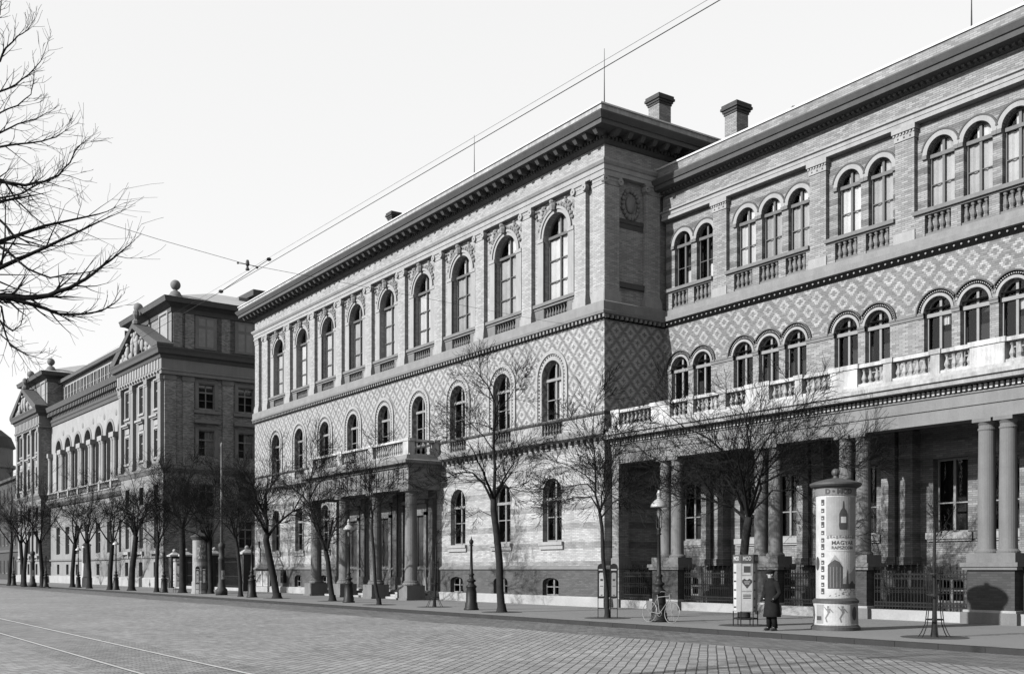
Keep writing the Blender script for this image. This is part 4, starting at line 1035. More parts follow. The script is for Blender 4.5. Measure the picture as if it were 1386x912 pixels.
# ------------------------------------------------------------------ things fixed to the main block
t = thing('notice_board', 'pair of white notice sheets in a dark frame at the left end of the plinth', 'notice board', (at(356, 770, 31.75).x, 31.75, 0))
m = MB(); m.box(-1.5, 1.5, 0, .08, .35, 1.72); m.box(-1.55, 1.55, -.05, .1, 1.72, 1.8); m.obj('frame', 'iron', t)
m = MB()
m.box(-1.42, -.08, -.02, 0, .45, 1.65); m.box(.08, 1.42, -.02, 0, .45, 1.65)
sh_ = m.obj('notice_sheet', 'poster_white', t)
m = MB()
for i in range(9): m.box(-1.2, -.3, -.03, -.021, .6 + i * .1, .63 + i * .1); m.box(.3, 1.2, -.03, -.021, .6 + i * .1, .63 + i * .1)
m.obj('printed_lines', 'poster_grey', sh_)
t = thing('post_box', 'small dark letter box fixed to the plinth near the doorway', 'letter box', (at(385, 770, 31.85).x, 31.78, 0))
m = MB(); m.box(-.28, .28, -.14, .1, .75, 1.45); m.ring(0, 1.45, 0.01, .28, -.14, .1, 10); m.mi = 1; m.box(-.18, .18, -.15, -.141, 1.2, 1.26); m.obj('box', ['iron', 'poster_grey'], t)
t = thing('enamel_sign', 'small upright white sign on the wall at the left end of the main block', 'sign', (at(350, 750, 31.9).x, 31.95, 0))
m = MB(); m.box(-.25, .25, -.05, .02, 2.4, 3.5); m.obj('plate', 'poster_white', t); m = MB(); m.box(-.02, .02, -.04, .04, 3.5, 4.0); m.obj('bracket', 'iron', t)

# ================================================================== text
def text_pts(body, size, bold=0.0):
    cu = bpy.data.curves.new('txt', 'FONT'); cu.body = body; cu.size = size; cu.align_x = 'CENTER'; cu.align_y = 'CENTER'; cu.offset = bold; cu.resolution_u = 3
    o = bpy.data.objects.new('txt', cu); C.objects.link(o)
    dg = bpy.context.evaluated_depsgraph_get(); me = bpy.data.meshes.new_from_object(o.evaluated_get(dg))
    vs = [tuple(v.co) for v in me.vertices]; fs = [tuple(p.vertices) for p in me.polygons]
    bpy.data.objects.remove(o); bpy.data.curves.remove(cu); bpy.data.meshes.remove(me)
    return vs, fs
def wrap(mb, pts2, fs, R_, a0, z0, push=0.006):
    """flat (u, v) outline bent round a drum of radius R_ about the z axis"""
    mb.add([((R_ + push) * math.cos(a0 + u / R_), (R_ + push) * math.sin(a0 + u / R_), z0 + v) for u, v in pts2], fs)
def wrap_rect(mb, R_, a0, u0, u1, z0, z1, push=0.006, thick=None):
    n = max(1, int(abs(u1 - u0) / .07)); vs = []; fs = []
    for i in range(n + 1):
        u = u0 + (u1 - u0) * i / n
        for z in (z0, z1): vs.append(((R_ + push) * math.cos(a0 + u / R_), (R_ + push) * math.sin(a0 + u / R_), z))
    for i in range(n): fs.append((2 * i, 2 * i + 2, 2 * i + 3, 2 * i + 1))
    mb.add(vs, fs)
def clip(pts, x, side):
    out = []
    for i in range(len(pts)):
        a, b = pts[i - 1], pts[i]; ia, ib = (a[0] - x) * side >= 0, (b[0] - x) * side >= 0
        if ia != ib: f = (x - a[0]) / (b[0] - a[0]); out.append((x, a[1] + f * (b[1] - a[1])))
        if ib: out.append(b)
    return out
def wrap_poly(mb, R_, a0, pts, push):
    lo, hi = min(p[0] for p in pts), max(p[0] for p in pts); n = int((hi - lo) / .06) + 1
    if n > 1:
        for i in range(n):
            q = clip(clip(pts, lo + (hi - lo) * i / n, 1), lo + (hi - lo) * (i + 1) / n, -1)
            if len(q) > 2: wrap_poly(mb, R_, a0, [((p[0] * .9999 + (lo + (hi - lo) * (i + .5) / n) * .0001), p[1]) for p in q], push) if max(p[0] for p in q) - min(p[0] for p in q) < .0599 else None
        return
    tris = tessellate_polygon([[Vector((u, v, 0)) for u, v in pts]])
    wrap(mb, pts, [tuple(t_) for t_ in tris], R_, a0, 0, push)
def wrap_text(mb, R_, a0, body, size, uc, zc, push=.012, bold=0.0, sx=1.0):
    vs, fs = text_pts(body, size, bold)
    wrap(mb, [(v[0] * sx + uc, v[1]) for v in vs], fs, R_, a0, zc, push)

# ------------------------------------------------------------------ advertising columns
b0 = gnd(1131, 853)
ad = thing('advertising_column', 'tall round advertising column pasted with film and picture posters beside the man', 'advertising column', (at(1131, 800, b0.y + .35).x, b0.y + .35, 0))
A0 = math.atan2(-ad.location.y, -ad.location.x) ; RC = .56
m = MB(); m.lathe(0, 0, [(.70, 0), (.70, .1), (.64, .14), (.63, .8), (.58, .9), (.56, .92), (.56, 3.92), (.58, 3.94), (.58, 4.14)], 40); m.obj('drum', 'poster_white', ad)
m = MB(); m.lathe(0, 0, [(.705, 0.002), (.705, .1), (.66, .13), (.645, .16)], 40, caps=False); m.lathe(0, 0, [(.66, .80), (.66, .87), (.585, .93)], 40, caps=False); m.obj('dark_bands', 'stand_paint', ad)
m = MB(); m.lathe(0, 0, [(.58, 4.14), (.70, 4.19), (.74, 4.24), (.74, 4.29), (.62, 4.34), (.3, 4.42), (.08, 4.46), (.06, 4.52)], 40); m.blob((0, 0, 4.62), .12, n=12, m=8); m.obj('cap', 'stand_paint', ad)
m = MB(); m.lathe(0, 0, [(.586, 3.93), (.586, 4.13)], 40, caps=False); hb = m.obj('header_band', 'poster_mid', ad)
m = MB(); wrap_text(m, .59, A0, 'D \u2022 MOD', .2, .10, 4.03, .008, .008); m.mi = 0; m.obj('header_lettering', 'ink', hb)
m = MB()
# picture poster with lamp-like bottle
wrap_rect(m, RC, A0, -.27, .72, 2.75, 3.88, .008); p1 = m.obj('poster', 'poster_grey', ad, )
m = MB()
bp = [(-.11, 2.93), (.11, 2.93), (.13, 3.05), (.12, 3.15), (.12, 3.38), (.08, 3.48), (.03, 3.55), (.012, 3.75), (-.012, 3.75), (-.03, 3.55), (-.08, 3.48), (-.12, 3.38), (-.12, 3.15), (-.13, 3.05)]
wrap_poly(m, RC, A0, [(u + .22, v) for u, v in bp], .014); m.mi = 1
wrap_poly(m, RC, A0, [(u * .7 + .22, v) for u, v in ((-.11, 3.12), (.11, 3.12), (.11, 3.3), (-.11, 3.3))], .018); m.obj('bottle_picture', ['ink', 'poster_white'], p1)
m = MB(); wrap_rect(m, RC, A0, -.27, .72, 2.3, 2.745, .008); p2 = m.obj('poster', 'poster_white', ad)
m = MB(); wrap_text(m, RC, A0, 'MAGYAR', .165, .22, 2.54, .014, .002); wrap_text(m, RC, A0, 'RAPSZODIA', .125, .22, 2.40, .014, .002); m.obj('poster_lettering', 'ink', p2)
m = MB()
for i in range(11): wrap_rect(m, RC, A0, -.24 + i * .085, -.19 + i * .085, 2.66 + .02 * (i % 3), 2.73 + .02 * ((i + 1) % 3), .014)
wrap_rect(m, RC, A0, -.26, .7, 2.685, 2.70, .013); m.obj('script_line', 'poster_mid', p1)
m = MB(); wrap_rect(m, RC, A0, -.27, .72, .95, 2.27, .008); p3 = m.obj('poster', 'poster_white', ad)
m = MB()
sil = [(-.22, 1.22), (.2, 1.22), (.2, 1.85), (.1, 2.0), (-.02, 2.06), (-.14, 1.98), (-.22, 1.9)]
wrap_poly(m, RC, A0, sil, .013); wrap_rect(m, RC, A0, .2, .7, 1.22, 1.36, .013); wrap_poly(m, RC, A0, [(.3, 1.36), (.38, 1.36), (.36, 1.65), (.34, 1.8), (.32, 1.65)], .013); wrap_poly(m, RC, A0, [(.42, 1.36), (.62, 1.36), (.52, 1.46)], .013); m.mi = 1; wrap_poly(m, RC, A0, [(.2, 1.36), (.7, 1.36), (.7, 1.9), (.5, 1.7), (.35, 1.62), (.2, 1.5)], .011)
m.mi = 1
for i in range(4): wrap_rect(m, RC, A0, -.15 + i * .09, -.14 + i * .09, 1.25, 1.85, .017)
wrap_poly(m, RC, A0, [(-.2, 1.9), (-.02, 2.2), (.18, 1.92), (.08, 2.02), (-.02, 2.08), (-.14, 2.0)], .017)
rr = random.Random(2)
m.mi = 2
for i in range(34):
    u, v = rr.uniform(-.22, .66), rr.uniform(.99, 1.2); wrap_poly(m, RC, A0, [(u, v), (u + .05, v + .01), (u + .03, v + .035)], .016)
m.obj('tower_picture', ['ink', 'poster_grey', 'poster_mid'], p3)
m = MB()
for i in range(13): wrap_rect(m, RC, A0, -.44, -.335, 1.06 + i * .215, 1.06 + i * .215 + (.12 if i % 3 else .17), .01)
m.mi = 1
for i in range(13): wrap_rect(m, RC, A0, -.42, -.36, 1.09 + i * .215, 1.12 + i * .215, .015)
m.mi = 0; wrap_poly(m, RC, A0, [(-.62 + .1 * math.cos(a), 1.95 + .2 * math.sin(a)) for a in [2 * PI * i / 14 for i in range(14)]], .012)
m.obj('small_bills', ['ink', 'poster_white'], ad)
m = MB(); wrap_rect(m, .632, A0, -.32, .42, .2, .76, .008); p4 = m.obj('poster', 'poster_white', ad)
m = MB()
for s_ in (-.2, .2):
    for pts in ([(0, .5), (.07, .52), (.05, .64), (0, .66), (-.03, .62)], [(-.02, .66), (.04, .66), (.04, .72), (-.02, .72)], [(0, .5), (.06, .5), (.12, .28), (.09, .27)], [(0, .52), (.04, .5), (-.04, .36), (.0, .25), (-.04, .25), (-.08, .37)], [(.05, .62), (.15, .52), (.16, .54), (.06, .66)], [(-.03, .62), (-.1, .7), (-.12, .69), (-.03, .58)]):
        wrap_poly(m, .632, A0, [(u + s_ - .02, v) for u, v in pts], .013)
m.obj('dancer_picture', 'poster_mid', p4)
m = MB(); wrap_rect(m, .632, A0, .47, .85, .2, .76, .008); wrap_rect(m, .632, A0, -.62, -.36, .2, .76, .008); m.mi = 1
wrap_poly(m, .632, A0, [(.6 + .1 * math.cos(a), .5 + .2 * math.sin(a)) for a in [2 * PI * i / 14 for i in range(14)]], .013); wrap_rect(m, .632, A0, -.6, -.42, .3, .42, .013); m.obj('poster', ['poster_grey', 'ink'], ad)

bf = gnd(264, 803)
t = thing('advertising_column', 'distant round advertising column with dark picture posters in front of the gate', 'advertising column', (bf.x, 25.6, 0)); A1 = math.atan2(-25.6, -bf.x)
m = MB(); m.lathe(0, 0, [(.66, 0), (.66, .12), (.62, .15), (.62, .85), (.56, .92), (.56, 3.95)], 24); m.obj('drum', 'poster_grey', t)
m = MB(); m.lathe(0, 0, [(.58, 3.9), (.74, 4.15), (.74, 4.2), (.3, 4.38), (.05, 4.5), (.05, 4.7)], 24); m.obj('cap', 'stand_paint', t)
m = MB(); wrap_rect(m, RC, A1, -.3, .7, 2.35, 3.85, .008); wrap_rect(m, RC, A1, -.28, .66, 1.0, 2.05, .008); m.obj('poster', 'poster_mid', t)
m = MB(); rr = random.Random(4)
for i in range(26):
    u, v = rr.uniform(-.25, .3), rr.uniform(2.45, 3.7); wrap_poly(m, RC, A1, [(u, v), (u + .12, v + .02), (u + .06, v + rr.uniform(.1, .3))], .014)
for i in range(18):
    u, v = rr.uniform(-.25, .5), rr.uniform(1.1, 1.7); wrap_poly(m, RC, A1, [(u, v), (u + .09, v + .02), (u + .04, v + rr.uniform(.1, .3))], .014)
m.obj('poster_figures', 'poster_white', t)
bw_ = gnd(112, 794.3)
t = thing('advertising_column', 'white paper-covered advertising column far down the pavement', 'advertising column', (bw_.x, 25.4, 0))
m = MB(); m.lathe(0, 0, [(.55, 0), (.55, .9), (.47, 1.0), (.43, 2.5), (.4, 4.1)], 16); m.obj('drum', 'weathered_white', t)
m = MB(); m.lathe(0, 0, [(.42, 4.1), (.5, 4.2), (.3, 4.35), (.05, 4.5)], 16); m.obj('cap', 'poster_grey', t)
A2 = math.atan2(-25.4, -bw_.x); m = MB(); wrap_rect(m, .45, A2, -.4, -.12, 2.4, 3.9, .03); wrap_rect(m, .5, A2, -.38, .4, .95, 1.0, .03); m.obj('poster', 'poster_mid', t)

# ------------------------------------------------------------------ stands round the trees
def poster_stand(loc, label, rz, facets=6, r=.375, zb=.45, zt=2.24, n_posts=6):
    t = thing('poster_stand', label, 'poster stand', loc, rz)
    m = MB()
    m.lathe(0, 0, [(r, zb), (r, zt - .26)], facets, R(30), caps=False); m.obj('panels', 'poster_grey', t)
    m = MB(); m.lathe(0, 0, [(r + .02, zt - .26), (r + .02, zt)], facets, R(30), caps=False); hb = m.obj('header_band', 'stand_paint', t)
    m = MB()
    for k in range(facets):
        a = R(30) + 2 * PI * k / facets; m.tube([(r * math.cos(a) * 1.01, r * math.sin(a) * 1.01, 0), (r * math.cos(a) * 1.01, r * math.sin(a) * 1.01, zb + .02)], .018, 5)
    m.lathe(0, 0, [(r + .01, .22), (r + .02, .23), (r + .02, .25), (r + .01, .26)], facets, R(30), caps=False); m.obj('posts', 'iron', t)
    # posters on the flat sides
    for k in range(facets):
        a = R(30) + 2 * PI * (k + .5) / facets; ap = r * math.cos(PI / facets); wd = 2 * r * math.sin(PI / facets)
        c = Vector((math.cos(a), math.sin(a), 0)) * (ap + .006); q = Vector((-math.sin(a), math.cos(a), 0))
        def card(mb, u0, u1, z0, z1, push=0.0):
            o = Vector((math.cos(a), math.sin(a), 0)) * push
            mb.add([c + o + q * u0 + Vector((0, 0, z0)), c + o + q * u1 + Vector((0, 0, z0)), c + o + q * u1 + Vector((0, 0, z1)), c + o + q * u0 + Vector((0, 0, z1))], [(0, 1, 2, 3)])
        def pol(mb, pts, push):
            o = Vector((math.cos(a), math.sin(a), 0)) * push
            tr_ = tessellate_polygon([[Vector((u, v, 0)) for u, v in pts]]); mb.add([c + o + q * u + Vector((0, 0, v)) for u, v in pts], [tuple(x) for x in tr_])
        m = MB()
        if k % 2 == 0:
            card(m, -wd * .42, wd * .42, zb + .02, zb + .62); card(m, -wd * .42, wd * .42, zb + .66, zb + 1.12); card(m, -wd * .38, wd * .3, zb + 1.16, zt - .3)
            ps = m.obj('poster', 'poster_white', t); m = MB()
            z = zb + .9
            hp = [(0, z - .17), (.15, z + .02), (.15, z + .09), (.08, z + .14), (0, z + .09), (-.08, z + .14), (-.15, z + .09), (-.15, z + .02)]
            pol(m, hp, .006); card(m, -.1, .1, zt - .56, zt - .36, .006)
            for i in range(3): card(m, -.12, .12, zb + .42 + i * .05, zb + .445 + i * .05, .006)
            m.mi = 1
            card(m, -.09, .09, z + .03, z + .05, .01); card(m, -.07, .07, z - .03, z - .01, .01)
            m.obj('poster_print', ['ink', 'poster_white'], ps)
        else:
            card(m, -wd * .44, -wd * .05, zb + .04, zt - .3); ps = m.obj('poster', 'poster_white', t); m = MB()
            for i in range(5): card(m, -wd * .4, -wd * .1, zb + .12 + i * .27, zb + .17 + i * .27, .006)
            m.obj('poster_print', 'ink', ps)
        vs, fs = text_pts('MOD' if k % 2 == 0 else 'MOZI' if 0 else 'MOD', .18, .006)
        m = MB(); ww = 1.0
        m.add([c + Vector((math.cos(a), math.sin(a), 0)) * .024 + q * (v[0] * .62) + Vector((0, 0, zt - .13 + v[1])) for v in vs], fs); m.obj('header_lettering', 'poster_white', hb)
    return t
T2 = gnd(1009, 846.5)
def face_rz(p): return math.atan2(-p.y, -p.x)
poster_stand((T2.x, T2.y, 0), 'six-sided poster stand with heart bill round a tree trunk, left of the man', face_rz(T2) - R(60) + R(8))
p247 = gnd(247, 801.5); poster_stand((p247.x, 25.3, 0), 'battered poster stand around a trunk left of the far advertising column', face_rz(Vector((p247.x, 25.3, 0))) - R(60), zt=2.6)
def twin_board(loc, label, rz):
    t = thing('notice_stand', label, 'notice stand', loc, rz)
    for s_ in (-1, 1):
        c = s_ * .225
        m = MB(); pts = rect(c, .29, .72, 1.84)[:2] + [(c + .145 * math.cos(PI * i / 10), 1.84 + .15 * math.sin(PI * i / 10)) for i in range(11)]
        m.prism(pts, -.04, .04); b = m.obj('board', 'iron', t)
        m = MB(); m.box(c - .085, c + .085, -.048, -.042, .80, 1.62); m.prism([(c - .085, 1.6201), (c + .085, 1.6201), (c + .05, 1.66), (c - .05, 1.66)], -.048, -.042)
        sh = m.obj('notice_sheet', 'poster_white' if s_ < 0 else 'poster_grey', b)
        m = MB(); m.cbox(c, -.052, 1.36, 1.43, .09, .006); m.cbox(c, -.052, 1.16, 1.18, .11, .006); m.cbox(c, -.052, .83, .86, .06, .006); m.obj('sheet_print', 'ink', sh)
        m = MB(); m.box(c - .1, c + .1, -.048, -.042, 1.74, 1.79); m.obj('heading_strip', 'poster_white', b)
        m = MB()
        for q in (-.125, .125): m.box(c + q - .014, c + q + .014, -.02, .02, 0, .72)
        m.box(c - .12, c + .12, -.012, .012, .34, .37); m.obj('legs', 'iron', t)
    return t
T3 = gnd(823, 835.5); v3 = face_rz(T3)
twin_board((T3.x + .22, T3.y - .2, 0), 'twin round-topped notice boards around the slender tree at the corner of the main block', v3 + R(90))
p285 = gnd(288, 803.5); twin_board((p285.x, 25.0, 0), 'twin notice boards with pale sheets right of the far advertising column', face_rz(p285) + R(90))
def tree_guard(loc, label, h=1.75):
    t = thing('tree_guard', label, 'tree guard', loc, .3, 'iron tree guards'); m = MB()
    for k in range(6):
        a = 2 * PI * k / 6; c, s_ = math.cos(a), math.sin(a)
        m.tube([(.42 * c, .42 * s_, 0), (.34 * c, .34 * s_, .12), (.24 * c, .24 * s_, .35), (.2 * c, .2 * s_, .7), (.2 * c, .2 * s_, h), (.26 * c, .26 * s_, h + .12)], .013, 5)
    for z in (.45, 1.1, h - .08): m.ring(0, 0, .19, .215, 0, .03, 14, 0, 2 * PI)
    m2 = MB(); vs = []
    for z in (.45, 1.1, h - .1):
        m2.lathe(0, 0, [(.205, z), (.222, z), (.222, z + .035), (.205, z + .035)], 14, caps=False)
    m2.obj('hoops', 'iron', t)
    m3 = MB(); m3.v, m3.f, m3.m = m.v, m.f, m.m
    # drop the flat helper rings, keep the rods
    k = 6 * 6 * 5; m3.v = m.v[:k]; nf = 6 * (5 * 5 + 2); m3.f = m.f[:nf]; m3.m = m.m[:nf]
    m3.obj('rods', 'iron', t)
TG1 = gnd(1265, 862); tree_guard(TG1, 'iron rod guard around the thin sapling at the right')
TG2 = gnd(588, 821); tree_guard(TG2, 'iron rod guard around the sapling right of the columned doorway', 2.2)

# ------------------------------------------------------------------ lamps and masts
def lamp_mesh_post(h):
    m = MB(); m.lathe(0, 0, [(.33, 0), (.33, .06), (.29, .1), (.27, .3), (.24, .34), (.235, .75), (.2, .95), (.235, 1.0), (.24, 1.05), (.15, 1.12), (.12, 1.2), (.2, 1.26), (.2, 1.31), (.11, 1.36), (.095, 1.5), (.14, 1.56), (.08, 1.62), (.065, 2.0), (.05, h - .06), (.09, h - .03), (.09, h)], 12)
    return m
def gas_lamp(px_, py, label, shade=True, h=3.0, sc=1.0):
    p = gnd(px_, py); t = thing('street_lamp', label, 'street lamp', (p.x, p.y, 0), 0, 'street lamps along the kerb'); t.scale = (sc,) * 3
    lamp_mesh_post(h).obj('post', 'iron', t, smooth=True)
    if shade:
        m = MB(); m.lathe(0, 0, [(.05, h), (.07, h + .12), (.03, h + .2), (.025, h + .5)], 8)
        for s_ in (-1, 1): m.tube([(0, 0, h + .05), (s_ * .12, 0, h + .2), (s_ * .13, 0, h + .45), (s_ * .1, 0, h + .85), (s_ * .2, 0, h + .98)], .014, 5)
        m.obj('lantern_bracket', 'iron', t)
        m = MB(); m.lathe(0, 0, [(.28, h + .88), (.29, h + .90), (.27, h + .98), (.17, h + 1.10), (.08, h + 1.16), (.07, h + 1.30), (.10, h + 1.32), (.05, h + 1.40), (.04, h + 1.46)], 18); m.obj('lamp_shade', 'shade_enamel', t, smooth=True)
        m = MB(); m.lathe(0, 0, [(.03, h + .5), (.055, h + .62), (.06, h + .78), (.05, h + .87)], 10); m.obj('glass_mantle', 'poster_mid', t, smooth=True)
    else:
        m = MB(); m.lathe(0, 0, [(.05, h), (.1, h + .1), (.1, h + .16), (.03, h + .26), (.0, h + .4)], 8, caps=False); m.obj('finial', 'iron', t)
    return t
gas_lamp(892, 841, 'gas lamp with broad pale shade beside the bicycle, before the porch columns')
gas_lamp(638, 825, 'shadeless cast-iron lamp post before the plain wall right of the doorway', False, 2.85)
gas_lamp(472, 815, 'gas lamp with bell shade between trees before the columned doorway')
gas_lamp(341, 808, 'squat dark lamp post in front of the tall ball-capped gate pillar', False, 2.9, 1.05)
gas_lamp(222, 801.5, 'short dark lamp post at the palace corner, left of the gate', False, 2.9)
gas_lamp(157, 798, 'gas lamp with pale shade before the near pavilion of the palace')
gas_lamp(106, 795, 'dark lamp post touching the white paper-covered column', True, 2.9, .95)
gas_lamp(62, 794, 'lamp post just right of the far tram mast', False, 2.9)
gas_lamp(18.5, 792, 'farthest lamp post at the left edge', False, 2.9)
def mast(px_, py, label, h=10.2):
    p = gnd(px_, py); t = thing('tram_mast', label, 'mast', (p.x, p.y, 0), 0, 'tall tram masts')
    m = MB(); m.lathe(0, 0, [(.40, 0), (.40, .3), (.36, .42), (.28, .5), (.26, .8), (.22, .9), (.21, 2.4), (.24, 2.45), (.24, 2.6), (.19, 2.65), (.19, 3.2), (.24, 3.25), (.24, 3.5), (.1, 3.62), (.09, 3.7)], 14); m.obj('base', 'iron_worn', t, smooth=True)
    m = MB(); m.lathe(0, 0, [(.10, 3.6), (.095, 6.5), (.12, 6.52), (.12, 6.6), (.085, 6.64), (.07, h), (.12, h + .05), (.04, h + .3)], 10); m.obj('pole', 'column_stone', t, smooth=True)
    a = math.atan2(-p.y, -p.x)
    m = MB(); wrap_rect(m, .23, a, -.02, .2, 1.1, 1.7, .012); m.mi = 1; wrap_poly(m, .23, a, [(.03, 1.3), (.15, 1.25), (.12, 1.6)], .02); m.obj('bill', ['poster_white', 'poster_mid'], t)
    return t
mast(300, 805, 'tall slender tram mast on a ringed base before the gate')
mast(44, 794, 'far tall tram mast before the distant pavilion')

# ------------------------------------------------------------------ overhead wires
YT = 6.2; ZW = 6.3
def cable(pts, r, name, label, cat, n=5, m_='iron'):
    mb = MB(); mb.tube(pts, r, n); return tag(mb.obj(name, m_), label, cat)
h1 = at(335, 384, 6.2)   # hanger place on the contact wire
cw = [Vector((x, YT, ZW + .00 * x)) for x in (30, 0, -20, -40, -70, -120, -250)]
A_ = at(975, 0, 6.0); D_ = at(300, 394, 6.2)
def line(p, q, s0, s1, k=10): return [p + (q - p) * (s0 + (s1 - s0) * i / k) for i in range(k + 1)]
cable(line(A_, D_, -1.5, 2.5), .0042, 'contact_wire', 'lower trolley contact wire running down the street', 'wire')
A2_, D2_ = at(958, 0, 6.0), at(294, 390, 6.25)
cable(line(A2_, D2_, -1.5, 2.5), .0018, 'feeder_wire', 'thin upper trolley wire beside the contact wire', 'wire')
hp = atd(335, 358, (Vector((D_.x, D_.y, 0)).dot(Vector((fx, fy, 0)))) * .93)
dd = hp.x * fx + hp.y * fy
wallp = at(984, 471, WY - .1)
t = cable([hp, hp + (wallp - hp) * .35 + Vector((0, 0, -.12)), hp + (wallp - hp) * .7 + Vector((0, 0, -.1)), wallp], .0035, 'span_wire', 'span wire from the trolley hanger to the wing wall', 'wire')
lp = atd(60, 276, dd * .8)
cable([lp + (lp - hp) * .8, lp, (lp + hp) / 2 + Vector((0, 0, -.02)), hp], .0035, 'span_wire', 'span wire running left from the trolley hanger across the sky', 'wire')
t = thing('trolley_hanger', 'dark insulator hanger where span wire meets the trolley wire', 'insulator', hp)
k_ = dd / F
U_ = Vector((rx, ry, 0))
m = MB(); m.lathe(0, 0, [(2.2 * k_, -8 * k_), (3 * k_, -7 * k_), (1.2 * k_, -3 * k_), (2.8 * k_, 0), (2.2 * k_, 4 * k_), (1.5 * k_, 6 * k_)], 10); m.obj('insulator_body', 'ink', t)
m = MB(); m.tube([U_ * (-13 * k_) + Vector((0, 0, 2 * k_)), Vector((0, 0, 0)), U_ * (12 * k_) - Vector((0, 0, 3 * k_))], .5 * k_, 5); m.blob(U_ * (-13 * k_) + Vector((0, 0, 2 * k_)), 1.6 * k_); m.blob(U_ * (13 * k_) - Vector((0, 0, 4 * k_)), 2 * k_); m.obj('cross_arm', 'ink', t)
for (x, y, l) in ((364, 351, 'dark clamp on the trolley wire right of the hanger'), (299, 394.5, 'dark clamp on the trolley wire left of the hanger')):
    q = atd(x, y, dd); m = MB(); m.blob(q, 3.2 * k_, (1.1, 1.1, .8)); tag(m.obj('wire_clamp', 'ink'), l, 'clamp')
q0, q1 = atd(364, 351, dd), atd(299, 394.5, dd)
cable([q0, q1], .45 * k_, 'hanger_rod', 'short thick rod joining the two wire clamps under the hanger', 'rod')

# ================================================================== trees
class Tree:
    def __init__(s, seed, rmin=.004): s.r = random.Random(seed); s.t = MB(); s.c = MB(); s.rmin = rmin; s.wob = .12; s.k1 = 4
    def rv(s): 
        while 1:
            v = Vector((s.r.uniform(-1, 1), s.r.uniform(-1, 1), s.r.uniform(-1, 1)))
            if .1 < v.length < 1: return v.normalized()
    def twig(s, p, d, L, r, lvl, curl=.25, sides=3):
        n = 5 if lvl > 1 else 3; pts = [p]; q = p.copy(); dd_ = d.normalized()
        for i in range(n):
            dd_ = (dd_ + s.rv() * s.wob + Vector((0, 0, curl * .16))).normalized(); q = q + dd_ * (L / n); pts.append(q.copy())
        rad = [max(s.rmin, r * (1 - .8 * i / n)) for i in range(n + 1)]
        s.c.tube(pts, rad, 5 if lvl > 2 else sides, False)
        if lvl <= 0: return
        k = {3: 6, 2: 6, 1: s.k1}.get(lvl, 7)
        for i in range(k):
            f = s.r.uniform(.2, 1.0) if i < k - 1 else 1.0; j = min(n - 1, int(f * n)); b = pts[j].lerp(pts[j + 1], f * n - j if j < n else 1)
            base = (pts[j + 1] - pts[j]).normalized(); ax = base.cross(s.rv())
            if ax.length < .01: continue
            an = R(s.r.uniform(18, 48)); nd = Matrix.Rotation(an, 3, ax.normalized()) @ base
            s.twig(b, nd, L * s.r.uniform(.45, .8), max(.003, r * (1 - .8 * f) * .75), lvl - 1, curl, 3)
    def limb(s, pts, r0, r1, kids, L, lvl=2, curl=.25, start=.25, target='c', spread=(25, 65), drop=0.0):
        """a given limb with side branches along it"""
        P = []
        for i in range(len(pts) - 1):
            a, b = Vector(pts[i]), Vector(pts[i + 1]); P.append(a); P.append(a.lerp(b, .5) + s.rv() * (b - a).length * .035)
        P.append(Vector(pts[-1])); n = len(P) - 1
        rad = [r0 + (r1 - r0) * (i / n) ** .8 for i in range(n + 1)]
        (s.t if target == 't' else s.c).tube(P, rad, 8 if r0 > .05 else 6, False)
        kids = int(kids * s.dens)
        for i in range(kids):
            f = start + (1 - start) * (i + s.r.random()) / kids; f = min(.999, f); j = int(f * n); b = P[j].lerp(P[j + 1], f * n - j)
            base = (P[j + 1] - P[j]).normalized(); ax = base.cross(s.rv())
            if ax.length < .01: continue
            an = R(s.r.uniform(*spread)); nd = Matrix.Rotation(an, 3, ax.normalized()) @ base + Vector((0, 0, -drop))
            rr_ = r0 + (r1 - r0) * f
            s.twig(b, nd, L * s.r.uniform(.6, 1.5) * (1.25 - .4 * f), rr_ * .5, lvl, curl)
        s.twig(P[-1], (P[-1] - P[-2]).normalized(), L * .6, r1, max(1, lvl - 1), curl)
def make_tree(name, seed, base, trunk, limbs, label, group='bare street trees along the kerb', L=1.0, kids=9, lvl=2, curl=.25, tr=(.13, .09), drop=0.0, lr=None, cat='tree', trunkm='bark', rmin=.0065, dens=1.45):
    """trunk and limbs are lists of (right, height, away) metres from the tree's foot"""
    T = Tree(seed, rmin); T.dens = dens
    vdir = Vector((base.x, base.y, 0)).normalized(); udir = Vector((vdir.y, -vdir.x, 0))
    def W(p): return udir * p[0] + vdir * (p[2] if len(p) > 2 else 0) + Vector((0, 0, p[1]))
    tp = [W(p) for p in trunk]; n = len(tp) - 1
    T.t.tube([tp[0] - Vector((0, 0, .05))] + tp, [tr[0] * 1.35] + [tr[0] + (tr[1] - tr[0]) * (i / n) ** .7 for i in range(n + 1)], 10, False)
    T.t.lathe(0, 0, [(tr[0] * 1.6, -.03), (tr[0] * 1.25, .12), (tr[0], .35)], 10, caps=False) if abs(trunk[0][0]) < .01 else None
    for lb in limbs:
        pts, r0, r1 = lb[0], lb[1], lb[2]; kk = lb[3] if len(lb) > 3 else kids; LL = lb[4] if len(lb) > 4 else L
        T.limb([W(p) for p in pts], r0, r1, kk, LL, lvl, curl, drop=drop)
    root = thing(name, label, cat, (base.x, base.y, 0), 0, group)
    T.t.obj('trunk', trunkm, root, smooth=True); T.c.obj('branches', 'twig_bark', root, smooth=False)
    return root
def px2(b, d, x0, y0):
    k = d / F
    return lambda x, y, w_=0.0: ((x - x0) * k * 1.0, EYE + (HY - y) * k if y is not None else 0, w_)
